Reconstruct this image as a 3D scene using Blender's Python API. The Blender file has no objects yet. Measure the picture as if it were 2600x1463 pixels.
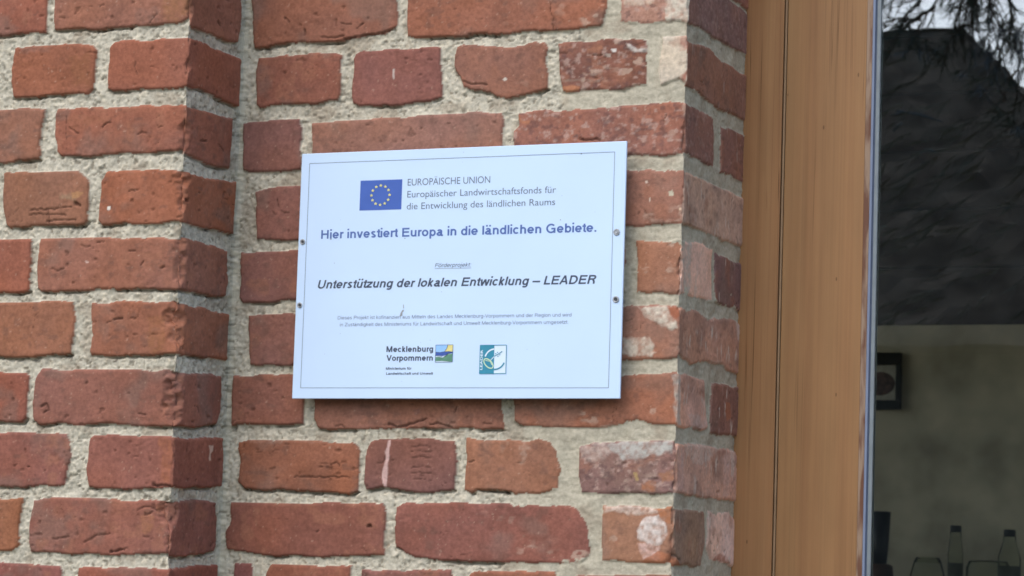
import bpy, bmesh, math, random
import numpy as np
from mathutils import Matrix, Vector

random.seed(7)
sc = bpy.context.scene
COL = sc.collection
Z0 = 1.98                      # height of the sign's centre above the ground

# ------------------------------------------------------------------ camera
cam_d = bpy.data.cameras.new('camera')
cam = bpy.data.objects.new('camera', cam_d)
COL.objects.link(cam)
sc.camera = cam
cam_d.sensor_width = 36.0
cam_d.lens = 36.0 * 6849.72 / 2600.0
cam_d.dof.use_dof = True; cam_d.dof.focus_distance = 3.10; cam_d.dof.aperture_fstop = 22.0    # a phone's short depth of field
cam_d.clip_start = 0.05
cam_d.clip_end = 500.0
RX = Vector((0.92075844, 0.38857708, 0.03481016))
RY = Vector((-0.01248047, 0.11851852, -0.9928734))
RZ = Vector((-0.3899335, 0.91376212, 0.11397655))
m = Matrix.Identity(4)
for i in range(3):
    m[i][0] = RX[i]; m[i][1] = -RY[i]; m[i][2] = -RZ[i]
m[0][3], m[1][3], m[2][3] = 1.29518598, -2.8779734, -0.37682679 + Z0
cam.matrix_world = m

# ------------------------------------------------------------------ light
w = bpy.data.worlds.new('World'); sc.world = w; w.use_nodes = True
nt = w.node_tree; nt.nodes.clear()
sky = nt.nodes.new('ShaderNodeTexSky'); sky.sky_type = 'NISHITA'; sky.sun_disc = False
SUN = Vector((-0.20, -0.66, 0.80)).normalized()
sky.sun_elevation = math.asin(SUN.z)
sky.sun_rotation = math.atan2(SUN.x, SUN.y)
sky.air_density = 1.0; sky.dust_density = 2.5; sky.ozone_density = 1.0
bg = nt.nodes.new('ShaderNodeBackground'); bg.inputs['Strength'].default_value = 0.15
wo = nt.nodes.new('ShaderNodeOutputWorld')
nt.links.new(sky.outputs[0], bg.inputs[0]); nt.links.new(bg.outputs[0], wo.inputs[0])
sun_d = bpy.data.lights.new('sun', 'SUN'); sun_d.energy = 0.5; sun_d.angle = math.radians(70)
sun_d.color = (1.0, 0.99, 0.97)
sun = bpy.data.objects.new('sun', sun_d); COL.objects.link(sun)
sun.rotation_euler = SUN.to_track_quat('Z', 'Y').to_euler()
sc.view_settings.view_transform = 'Standard'; sc.view_settings.look = 'None'
sc.view_settings.gamma = 1.0; sc.view_settings.use_curve_mapping = False
sc.view_settings.exposure = 0.9
sc.cycles.use_denoising = True; sc.cycles.filter_width = 1.65
sc.cycles.max_bounces = 8; sc.cycles.transparent_max_bounces = 12

# ------------------------------------------------------------------ helpers
def lin(c):
    out = []
    for v in c:
        v = v / 255.0
        out.append(v / 12.92 if v <= 0.04045 else ((v + 0.055) / 1.055) ** 2.4)
    return tuple(out)

def tag(o, label=None, cat=None, group=None, kind=None):
    if label: o['label'] = label
    if cat: o['category'] = cat
    if group: o['group'] = group
    if kind: o['kind'] = kind
    return o

def empty(name, loc=(0, 0, 0)):
    o = bpy.data.objects.new(name, None); COL.objects.link(o); o.location = loc
    o.empty_display_size = 0.05
    return o

def link_mesh(name, me, mat=None, parent=None, loc=None):
    o = bpy.data.objects.new(name, me); COL.objects.link(o)
    if mat is not None:
        for mm_ in (mat if isinstance(mat, (list, tuple)) else [mat]):
            me.materials.append(mm_)
    if parent is not None:
        o.parent = parent
        o.matrix_parent_inverse = Matrix.Identity(4)
        if loc is None:
            o.location = -Vector(parent.location) if parent.parent is None else (0, 0, 0)
    if loc is not None: o.location = loc
    return o

def bm_obj(name, bm, mat, parent=None, smooth=False, loc=None):
    me = bpy.data.meshes.new(name); bm.to_mesh(me); bm.free()
    if smooth:
        for p in me.polygons: p.use_smooth = True
    return link_mesh(name, me, mat, parent, loc)

def box(bm, x0, x1, y0, y1, z0, z1, bevel=0.0, mi=0):
    r = bmesh.ops.create_cube(bm, size=1.0)
    vs = r['verts']
    bmesh.ops.scale(bm, vec=(x1 - x0, y1 - y0, z1 - z0), verts=vs)
    bmesh.ops.translate(bm, vec=((x0 + x1) / 2, (y0 + y1) / 2, (z0 + z1) / 2), verts=vs)
    fs = set(f for v in vs for f in v.link_faces)
    for f in fs: f.material_index = mi
    if bevel > 0:
        es = list(set(e for v in vs for e in v.link_edges))
        bmesh.ops.bevel(bm, geom=es, offset=bevel, segments=2, profile=0.5, affect='EDGES')

def lathe(bm, prof, cx, cy, seg=32, mi=0):
    rings = []
    for r, z in prof:
        rings.append([bm.verts.new((cx + r * math.cos(2 * math.pi * k / seg), cy + r * math.sin(2 * math.pi * k / seg), z)) for k in range(seg)])
    for a, b in zip(rings, rings[1:]):
        for k in range(seg):
            f = bm.faces.new((a[k], a[(k + 1) % seg], b[(k + 1) % seg], b[k])); f.material_index = mi; f.smooth = True
    f = bm.faces.new(rings[0][::-1]); f.material_index = mi
    f = bm.faces.new(rings[-1]); f.material_index = mi

def nodes(mat):
    mat.use_nodes = True
    n = mat.node_tree; b = n.nodes['Principled BSDF']
    return n, b

def N(n, typ, **kw):
    x = n.nodes.new(typ)
    for k, v in kw.items():
        if k.startswith('i_'):
            key = k[2:]
            key = int(key) if key.isdigit() else key.replace('_', ' ')
            x.inputs[key].default_value = v
        else: setattr(x, k, v)
    return x

def plain(name, col, rough=0.6, spec=0.3, var=0.12, scale=60.0, bump=0.0, metal=0.0):
    mt = bpy.data.materials.new(name); n, b = nodes(mt)
    tc = N(n, 'ShaderNodeTexCoord')
    no = N(n, 'ShaderNodeTexNoise', i_Scale=scale, i_Detail=5.0)
    n.links.new(tc.outputs['Object'], no.inputs['Vector'])
    mr = N(n, 'ShaderNodeMapRange', i_1=0.3, i_2=0.7, i_3=1 - var, i_4=1 + var)
    n.links.new(no.outputs['Fac'], mr.inputs[0])
    hs = N(n, 'ShaderNodeHueSaturation'); hs.inputs['Color'].default_value = (*col, 1)
    n.links.new(mr.outputs[0], hs.inputs['Value']); n.links.new(hs.outputs[0], b.inputs['Base Color'])
    b.inputs['Roughness'].default_value = rough; b.inputs['Specular IOR Level'].default_value = spec
    b.inputs['Metallic'].default_value = metal
    if bump > 0:
        bp = N(n, 'ShaderNodeBump', i_Strength=bump, i_Distance=0.002)
        n.links.new(no.outputs['Fac'], bp.inputs['Height']); n.links.new(bp.outputs[0], b.inputs['Normal'])
    return mt

def wood_mat(name, c1, c2, c3, gx=34.0, seed=0.0, rough=0.45):
    """vertical grain pine: broad bands, growth-ring lines and fine streaks stretched along z"""
    mt = bpy.data.materials.new(name); n, b = nodes(mt)
    tc = N(n, 'ShaderNodeTexCoord')
    def noise(sx, sz, det, off):
        mp = N(n, 'ShaderNodeMapping'); mp.inputs['Scale'].default_value = (sx, sx, sz); mp.inputs['Location'].default_value = (off + seed, off * 2, seed)
        no = N(n, 'ShaderNodeTexNoise', i_Scale=1.0, i_Detail=det, i_Roughness=0.6)
        n.links.new(tc.outputs['Object'], mp.inputs['Vector']); n.links.new(mp.outputs[0], no.inputs['Vector'])
        return no
    n1 = noise(gx, 0.45, 3, 1.3); n2 = noise(gx * 2.6, 0.7, 5, 5.1); n3 = noise(gx * 13, 1.6, 4, 9.7); n4 = noise(gx * 2, 7, 5, 3.0)
    for q in (n1, n2): q.inputs['Distortion'].default_value = 0.35
    r1 = N(n, 'ShaderNodeValToRGB'); r1.color_ramp.elements[0].position = 0.30; r1.color_ramp.elements[1].position = 0.68
    r1.color_ramp.elements[0].color = (*c1, 1); r1.color_ramp.elements[1].color = (*c2, 1)
    n.links.new(n1.outputs['Fac'], r1.inputs[0])
    r2 = N(n, 'ShaderNodeValToRGB'); r2.color_ramp.elements[0].position = 0.50; r2.color_ramp.elements[1].position = 0.78
    r2.color_ramp.elements[0].color = (0, 0, 0, 1); r2.color_ramp.elements[1].color = (1, 1, 1, 1)
    n.links.new(n2.outputs['Fac'], r2.inputs[0])
    mx = N(n, 'ShaderNodeMix', data_type='RGBA'); mx.inputs['B'].default_value = (*c3, 1)
    mu = N(n, 'ShaderNodeMath', operation='MULTIPLY'); mu.inputs[1].default_value = 0.28
    n.links.new(r2.outputs[0], mu.inputs[0]); n.links.new(mu.outputs[0], mx.inputs['Factor']); n.links.new(r1.outputs[0], mx.inputs['A'])
    # drying cracks and resin lines: thin dark isolines of a stretched noise, only here and there
    iso = noise(gx * 3.2, 0.55, 3, 12.4); ab = N(n, 'ShaderNodeMath', operation='SUBTRACT'); ab.inputs[1].default_value = 0.5; n.links.new(iso.outputs['Fac'], ab.inputs[0])
    a2 = N(n, 'ShaderNodeMath', operation='ABSOLUTE'); n.links.new(ab.outputs[0], a2.inputs[0])
    ln_ = N(n, 'ShaderNodeMapRange', i_1=0.003, i_2=0.010, i_3=1.0, i_4=0.0); n.links.new(a2.outputs[0], ln_.inputs[0])
    msk = noise(gx * .9, 2.6, 2, 20.1); mk = N(n, 'ShaderNodeMapRange', i_1=0.50, i_2=0.60, i_3=0.0, i_4=0.7); n.links.new(msk.outputs['Fac'], mk.inputs[0])
    lm = N(n, 'ShaderNodeMath', operation='MULTIPLY'); n.links.new(ln_.outputs[0], lm.inputs[0]); n.links.new(mk.outputs[0], lm.inputs[1])
    mL = N(n, 'ShaderNodeMix', data_type='RGBA'); mL.inputs['B'].default_value = (c3[0] * .38, c3[1] * .34, c3[2] * .3, 1)
    n.links.new(lm.outputs[0], mL.inputs['Factor']); n.links.new(mx.outputs['Result'], mL.inputs['A'])
    mr = N(n, 'ShaderNodeMapRange', i_1=0.3, i_2=0.7, i_3=0.91, i_4=1.08); n.links.new(n3.outputs['Fac'], mr.inputs[0])
    mr4 = N(n, 'ShaderNodeMapRange', i_1=0.3, i_2=0.7, i_3=0.92, i_4=1.08); n.links.new(n4.outputs['Fac'], mr4.inputs[0])
    mm2 = N(n, 'ShaderNodeMath', operation='MULTIPLY'); n.links.new(mr.outputs[0], mm2.inputs[0]); n.links.new(mr4.outputs[0], mm2.inputs[1])
    hs = N(n, 'ShaderNodeHueSaturation'); n.links.new(mL.outputs['Result'], hs.inputs['Color']); n.links.new(mm2.outputs[0], hs.inputs['Value'])
    # small dark flecks and knots' specks
    vo = N(n, 'ShaderNodeTexVoronoi', i_Scale=1.0)
    mp = N(n, 'ShaderNodeMapping'); mp.inputs['Scale'].default_value = (42, 42, 15); n.links.new(tc.outputs['Object'], mp.inputs['Vector']); n.links.new(mp.outputs[0], vo.inputs['Vector'])
    lt = N(n, 'ShaderNodeMath', operation='LESS_THAN'); lt.inputs[1].default_value = 0.042; n.links.new(vo.outputs['Distance'], lt.inputs[0])
    m3 = N(n, 'ShaderNodeMix', data_type='RGBA'); m3.inputs['B'].default_value = (c3[0] * .25, c3[1] * .22, c3[2] * .2, 1)
    m5 = N(n, 'ShaderNodeMath', operation='MULTIPLY'); m5.inputs[1].default_value = 0.6; n.links.new(lt.outputs[0], m5.inputs[0])
    n.links.new(m5.outputs[0], m3.inputs['Factor']); n.links.new(hs.outputs[0], m3.inputs['A']); n.links.new(m3.outputs['Result'], b.inputs['Base Color'])
    b.inputs['Roughness'].default_value = rough; b.inputs['Specular IOR Level'].default_value = 0.3
    bp = N(n, 'ShaderNodeBump', i_Strength=0.2, i_Distance=0.001)
    n.links.new(n3.outputs['Fac'], bp.inputs['Height']); n.links.new(bp.outputs[0], b.inputs['Normal'])
    return mt

# ---- traced bricks: (name, sRGB colour in front light, outline); I, L, N, Q keep the pier's shade in their colour
BRICKS=[
("a",(150,82,66),[(-5823,3399),(-5037,3355),(-5041,3083),(-5035,2864),(-5336,2864),(-5689,2867),(-5795,2869)]),
("b",(148,92,76),[(-4949,3350),(-3024,3243),(-3024,3065),(-3024,2965),(-3147,2888),(-3616,2875),(-3954,2877),(-4209,2860),(-4571,2886),(-4848,2885),(-4935,2897),(-4946,3109)]),
("b",(148,92,76),[(-3024,3242),(-1820,3525),(-1802,3161),(-1852,2889),(-2085,2839),(-2466,2862),(-2891,2837),(-3024,2838),(-3024,2957),(-3024,3066)]),
("c",(146,84,64),[(-5485,2690),(-5328,2712),(-4459,2701),(-4355,2681),(-4321,2627),(-4330,2329),(-4338,2150),(-4394,2070),(-4499,2097),(-4809,2087),(-5419,2075),(-5481,2092),(-5497,2229),(-5495,2531)]),
("d",(152,84,66),[(-4065,2689),(-3980,2707),(-3024,2707),(-3024,2139),(-3163,2101),(-3581,2096),(-4088,2098),(-4144,2127),(-4135,2380),(-4124,2498),(-4130,2618)]),
("d",(152,84,66),[(-3024,2701),(-2598,2714),(-1761,2709),(-1704,2093),(-2259,2124),(-2724,2131),(-3024,2136)]),
("e",(140,92,76),[(-5748,1959),(-5641,1955),(-5115,1950),(-4992,1937),(-5009,1758),(-5056,1640),(-5055,1460),(-5065,1311),(-5343,1290),(-5606,1283),(-5712,1286)]),
("f",(150,86,70),[(-4809,1908),(-4421,1915),(-3024,1890),(-3024,1357),(-3180,1347),(-3547,1344),(-3968,1335),(-4496,1323),(-4737,1323),(-4809,1392),(-4846,1603),(-4841,1872)]),
("f",(150,86,70),[(-3024,1877),(-2533,1908),(-1901,1935),(-1898,1738),(-1921,1326),(-2187,1282),(-2774,1289),(-3024,1316)]),
("g",(140,92,72),[(-5547,1164),(-5249,1158),(-4487,1140),(-4381,1070),(-4342,965),(-4338,714),(-4338,536),(-4370,478),(-4696,500),(-5442,489),(-5497,532),(-5543,743),(-5546,968)]),
("h",(158,88,64),[(-4094,1136),(-3370,1136),(-3024,1125),(-3024,493),(-3143,495),(-3509,489),(-4132,488),(-4176,533),(-4175,857),(-4175,1034)]),
("h",(158,88,64),[(-3024,1120),(-2701,1097),(-1662,1173),(-1635,889),(-1631,525),(-2119,517),(-3024,486)]),
("i",(152,82,64),[(-5662,334),(-5557,336),(-5120,334),(-5115,63),(-5121,-160),(-5132,-293),(-5262,-306),(-5523,-311),(-5629,-313)]),
("j",(150,92,76),[(-4991,343),(-4346,337),(-3024,316),(-3024,-311),(-3473,-299),(-3977,-293),(-4485,-308),(-4950,-303),(-5013,-250),(-5020,61),(-5004,254)]),
("j",(150,92,76),[(-3024,310),(-2552,339),(-1886,295),(-1854,-46),(-1880,-259),(-2107,-293),(-2647,-289),(-3024,-313)]),
("k",(148,92,70),[(-5622,-432),(-5517,-430),(-4823,-425),(-4497,-429),(-4475,-532),(-4455,-767),(-4484,-1046),(-4791,-1074),(-5221,-1095),(-5587,-1101)]),
("l",(152,88,66),[(-4257,-446),(-3802,-436),(-3024,-456),(-3024,-1047),(-3190,-1071),(-3772,-1091),(-4219,-1076),(-4238,-1032),(-4213,-842),(-4260,-578)]),
("l",(152,88,66),[(-3024,-461),(-2485,-457),(-1767,-467),(-1748,-824),(-1759,-1034),(-2283,-1039),(-3024,-1049)]),
("m",(136,74,62),[(-5578,-1279),(-5473,-1279),(-5125,-1280),(-5057,-1324),(-5071,-1677),(-5072,-1824),(-5129,-1890),(-5441,-1900),(-5545,-1901)]),
("n",(136,84,74),[(-4903,-1243),(-4270,-1243),(-3265,-1251),(-3024,-1266),(-3024,-1904),(-3567,-1913),(-3986,-1897),(-4904,-1904),(-4967,-1853),(-4994,-1647),(-4975,-1353)]),
("n",(136,84,74),[(-3024,-1267),(-2568,-1240),(-1914,-1212),(-1877,-1432),(-1885,-1670),(-1964,-1823),(-2513,-1883),(-3024,-1905)]),
("o",(138,80,72),[(-5539,-2014),(-5435,-2013),(-4745,-2005),(-4505,-2020),(-4466,-2107),(-4449,-2296),(-4466,-2471),(-4493,-2602),(-4628,-2633),(-5142,-2644),(-5507,-2640)]),
("p",(136,78,68),[(-4131,-2031),(-3728,-2028),(-3231,-2016),(-3024,-2036),(-3024,-2625),(-3368,-2648),(-3950,-2658),(-4170,-2640),(-4203,-2467),(-4199,-2206),(-4197,-2075)]),
("p",(136,78,68),[(-3024,-2038),(-2196,-1996),(-1699,-1961),(-1646,-2228),(-1639,-2547),(-2141,-2593),(-2752,-2630),(-3024,-2626)]),
("q",(152,90,62),[(-5499,-2794),(-5394,-2792),(-5083,-2794),(-5099,-2991),(-5105,-3210),(-5105,-3370),(-5189,-3423),(-5464,-3445)]),
("r",(132,80,72),[(-4944,-2813),(-4792,-2774),(-4367,-2759),(-3778,-2763),(-3693,-2790),(-3279,-2776),(-3024,-2779),(-3024,-3397),(-3251,-3410),(-3997,-3436),(-4674,-3432),(-4956,-3425),(-4976,-3280),(-4978,-2989)]),
("r",(132,80,72),[(-3024,-2780),(-2436,-2752),(-1875,-2742),(-1851,-2976),(-1838,-3270),(-1880,-3329),(-2378,-3401),(-2745,-3432),(-3024,-3412)]),
("s",(124,72,72),[(-5457,-3584),(-5353,-3581),(-4667,-3569),(-4505,-3587),(-4499,-3702),(-4483,-4191),(-5424,-4224)]),
("t",(142,74,62),[(-4259,-3587),(-3658,-3563),(-3024,-3572),(-3024,-4155),(-4263,-4198)]),
("t",(142,74,62),[(-3024,-3575),(-2490,-3534),(-1735,-3495),(-1680,-3559),(-1670,-4117),(-3024,-4169)]),
("A",(146,88,70),[(-1680,3545),(307,3433),(334,3191),(324,3027),(198,2943),(-129,2899),(-376,2881),(-876,2883),(-1550,2847),(-1616,2865),(-1638,3066)]),
("B",(148,88,70),[(478,3424),(467,3109),(474,2884),(769,2869),(1250,2860),(1726,2859),(2351,2864),(2659,2870),(2996,2889),(3000,3005),(3034,3134),(3047,3279)]),
("C",(186,130,116),[(3212,3270),(3216,2922),(3421,2896),(3782,2878),(3946,2905),(4057,2881),(4057,2884),(4057,3222)]),
("C",(114,86,86),[(4057,3229),(5371,3455),(5840,3453),(6273,3456),(6414,2919),(5743,2905),(5278,2900),(4384,2889),(4057,2874)]),
("D",(136,80,68),[(-1543,2709),(-1205,2731),(-468,2737),(-392,2700),(-390,2474),(-394,2203),(-440,2130),(-838,2115),(-1342,2105),(-1477,2087),(-1539,2143),(-1555,2449)]),
("E",(128,78,74),[(-202,2707),(-72,2738),(370,2732),(532,2732),(774,2750),(927,2735),(946,2489),(961,2118),(802,2095),(318,2054),(-140,2061),(-224,2106),(-221,2406),(-233,2648)]),
("F",(142,92,78),[(1143,2747),(1222,2773),(1731,2704),(2044,2718),(2262,2737),(2326,2675),(2286,2502),(2323,2325),(2328,2179),(2252,2138),(2067,2102),(1833,2082),(1675,2118),(1578,2174),(1404,2181),(1259,2231),(1207,2344),(1130,2466),(1123,2644)]),
("G",(112,74,66),[(2456,2713),(2818,2724),(3047,2730),(3563,2702),(3571,2442),(3572,2170),(3444,2161),(3294,2117),(2914,2125),(2762,2124),(2578,2103),(2516,2120),(2497,2215),(2467,2406)]),
("H",(200,190,176),[(3749,2728),(4057,2720),(4057,2149),(3951,2218),(3744,2155),(3725,2292),(3721,2435),(3746,2607)]),
("H",(122,84,74),[(4057,2661),(4617,2720),(4973,2734),(5297,2666),(5762,2669),(6335,2682),(6381,2119),(5807,2108),(5299,2075),(4890,2103),(4316,2141),(4057,2135)]),
("I",(124,82,78),[(-1698,1920),(-1333,1930),(-914,1944),(-887,1739),(-883,1317),(-1133,1287),(-1588,1286),(-1675,1311),(-1699,1616)]),
("J",(148,102,92),[(-769,1886),(-329,1892),(487,1914),(1745,1932),(1782,1792),(1770,1705),(1776,1529),(1785,1310),(-730,1253)]),
("K",(152,94,82),[(1965,1902),(2306,1940),(2462,1904),(3073,1931),(3601,1953),(4057,1944),(4057,1343),(3769,1327),(3379,1346),(3017,1329),(1941,1305),(1912,1670),(1987,1740)]),
("K",(116,80,74),[(4057,1932),(4680,1963),(5081,1962),(5109,1353),(4511,1357),(4057,1346)]),
("K2",(116,80,74),[(5360,1894),(6153,1943),(6394,1954),(6348,1326),(6226,1337),(5404,1356)]),
("L",(126,82,78),[(-1479,1036),(-1296,1084),(-895,1110),(-298,1116),(-268,468),(-861,435),(-1264,458),(-1433,476),(-1471,718)]),
("L2",(140,90,78),[(-133,1208),(1110,1202),(1137,557),(-103,554)]),
("L3",(140,90,78),[(1253,1205),(2764,1175),(2786,521),(1280,539)]),
("M",(164,106,90),[(2916,1177),(3370,1178),(3774,1166),(4057,1154),(4057,529),(3704,537),(3376,523),(2938,525)]),
("M",(162,126,116),[(4057,1140),(4968,1158),(6026,1159),(6361,1164),(6385,565),(6122,560),(5470,546),(4929,544),(4361,551),(4057,533)]),
("N",(122,80,76),[(-1661,300),(-1256,300),(-872,316),(-343,314),(-315,-287),(-842,-288),(-1225,-314),(-1594,-325),(-1649,-257)]),
("N2",(140,90,78),[(-145,391),(1664,371),(1688,-236),(-116,-237)]),
("N3",(140,90,78),[(1805,369),(3351,353),(3370,-242),(1828,-238)]),
("O",(170,110,88),[(3493,357),(3799,337),(4057,353),(4057,-264),(3891,-262),(3520,-244),(3511,39)]),
("O",(182,150,140),[(4057,335),(4590,397),(5164,402),(5195,-246),(4644,-252),(4057,-263)]),
("O2",(98,76,78),[(5258,357),(5578,355),(6091,362),(6424,375),(6473,-235),(6185,-223),(5718,-231),(5284,-236)]),
("Q",(124,82,76),[(-1502,-471),(-1218,-451),(-225,-460),(-195,-1085),(-1353,-1084),(-1454,-1069),(-1488,-748)]),
("Q2",(140,90,78),[(-56,-462),(1178,-444),(1203,-1066),(-28,-1078)]),
("Q3",(140,90,78),[(1320,-438),(2818,-416),(2840,-1040),(1345,-1059)]),
("R",(172,112,96),[(2955,-417),(3360,-400),(3673,-389),(3969,-399),(4057,-421),(4057,-945),(4057,-1007),(3544,-1013),(3380,-1027),(2976,-1040)]),
("R",(152,110,100),[(4057,-420),(4655,-389),(5144,-443),(5546,-377),(6054,-351),(6486,-395),(6503,-603),(6486,-993),(6247,-984),(5825,-978),(5590,-920),(5142,-954),(4493,-1029),(4057,-972)]),
("S",(132,80,68),[(-1700,-1210),(-1180,-1188),(-848,-1181),(-732,-1195),(-709,-1490),(-712,-1770),(-900,-1800),(-1317,-1789),(-1668,-1806),(-1693,-1494)]),
("T",(150,95,80),[(-586,-1206),(1866,-1198),(1877,-1505),(1900,-1690),(1912,-1811),(1595,-1820),(1125,-1831),(491,-1844),(-383,-1843),(-498,-1829),(-561,-1720)]),
("U",(162,98,78),[(2020,-1188),(3371,-1188),(3549,-1184),(4057,-1167),(4057,-1767),(3892,-1765),(3715,-1746),(3566,-1726),(3418,-1741),(3375,-1783),(2896,-1801),(2442,-1811),(2104,-1785),(2040,-1736),(2032,-1523)]),
("U",(172,132,122),[(4057,-1183),(4504,-1169),(4982,-1170),(5073,-1462),(5161,-1727),(4944,-1771),(4596,-1760),(4216,-1778),(4057,-1770)]),
("U2",(118,80,72),[(5295,-1185),(6213,-1150),(6546,-1137),(6498,-1736),(6120,-1747),(5660,-1772),(5254,-1778),(5233,-1521)]),
("X",(144,84,62),[(-1551,-2008),(-1385,-1977),(-639,-1977),(15,-2007),(74,-2065),(72,-2355),(74,-2572),(-38,-2603),(-281,-2607),(-773,-2594),(-1337,-2581),(-1471,-2569),(-1559,-2496),(-1539,-2230),(-1572,-2082)]),
("Y",(114,76,72),[(224,-1976),(655,-1951),(1319,-1966),(1336,-2194),(1327,-2551),(1156,-2568),(762,-2582),(490,-2544),(361,-2531),(266,-2562),(186,-2556),(141,-2470),(136,-2180),(179,-2049)]),
("Z",(156,100,78),[(1435,-1936),(1677,-1948),(1986,-1931),(2156,-1965),(2370,-1949),(2523,-1968),(2602,-2052),(2641,-2291),(2641,-2515),(2393,-2569),(2087,-2567),(1622,-2532),(1531,-2583),(1436,-2549),(1443,-2336),(1452,-2164)]),
("AA",(128,98,96),[(2888,-2021),(3052,-1963),(3425,-1953),(4057,-1940),(4057,-2527),(3739,-2538),(3221,-2547),(2907,-2553),(2884,-2315)]),
("AA",(164,128,120),[(4057,-1971),(4783,-1933),(5445,-1919),(5672,-1919),(6181,-1915),(6433,-2106),(6419,-2521),(5722,-2531),(5052,-2548),(4490,-2540),(4057,-2516)]),
("BB",(124,72,62),[(-1613,-2748),(-1096,-2746),(-276,-2723),(401,-2718),(444,-2782),(449,-3069),(452,-3320),(237,-3340),(-408,-3364),(-1064,-3367),(-1481,-3334),(-1659,-3294),(-1679,-3089),(-1650,-3000),(-1641,-2852)]),
("CC",(128,76,70),[(656,-2706),(1318,-2694),(1938,-2696),(2398,-2695),(2701,-2696),(2853,-2735),(2978,-2872),(3020,-3010),(3036,-3246),(2934,-3339),(2724,-3352),(2118,-3375),(1345,-3368),(842,-3346),(746,-3305),(599,-3223),(573,-2995),(578,-2751)]),
("DD",(172,116,92),[(3166,-2687),(3448,-2682),(3803,-2700),(4057,-2685),(4057,-3124),(4057,-3323),(3896,-3327),(3469,-3318),(3187,-3325)]),
("DD",(132,104,92),[(4057,-2701),(5131,-2701),(5141,-3090),(5051,-3326),(4473,-3347),(4057,-3351)]),
("DD2",(188,164,160),[(5262,-2688),(6055,-2669),(6390,-2757),(6455,-2976),(6434,-3299),(6059,-3287),(5330,-3241),(5220,-3088)]),
("EE",(122,70,70),[(-1549,-3482),(-1324,-3469),(-1294,-3577),(-1274,-4116),(-1515,-4125)]),
("FF",(138,76,60),[(-1059,-3469),(34,-3461),(32,-3583),(47,-4084),(-1092,-4124),(-1127,-3587)]),
("GG",(124,78,74),[(165,-3507),(1326,-3474),(1374,-4066),(176,-4094)]),
("HH",(142,86,70),[(1629,-3480),(2637,-3451),(2654,-3505),(2673,-4048),(1560,-4073),(1546,-3525)]),
("II",(150,92,80),[(2879,-3486),(4057,-3453),(4057,-4013),(2898,-4053)]),
("II",(150,120,112),[(4057,-3467),(5799,-3473),(6354,-3477),(6307,-4046),(3958,-4026)]),
]
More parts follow.
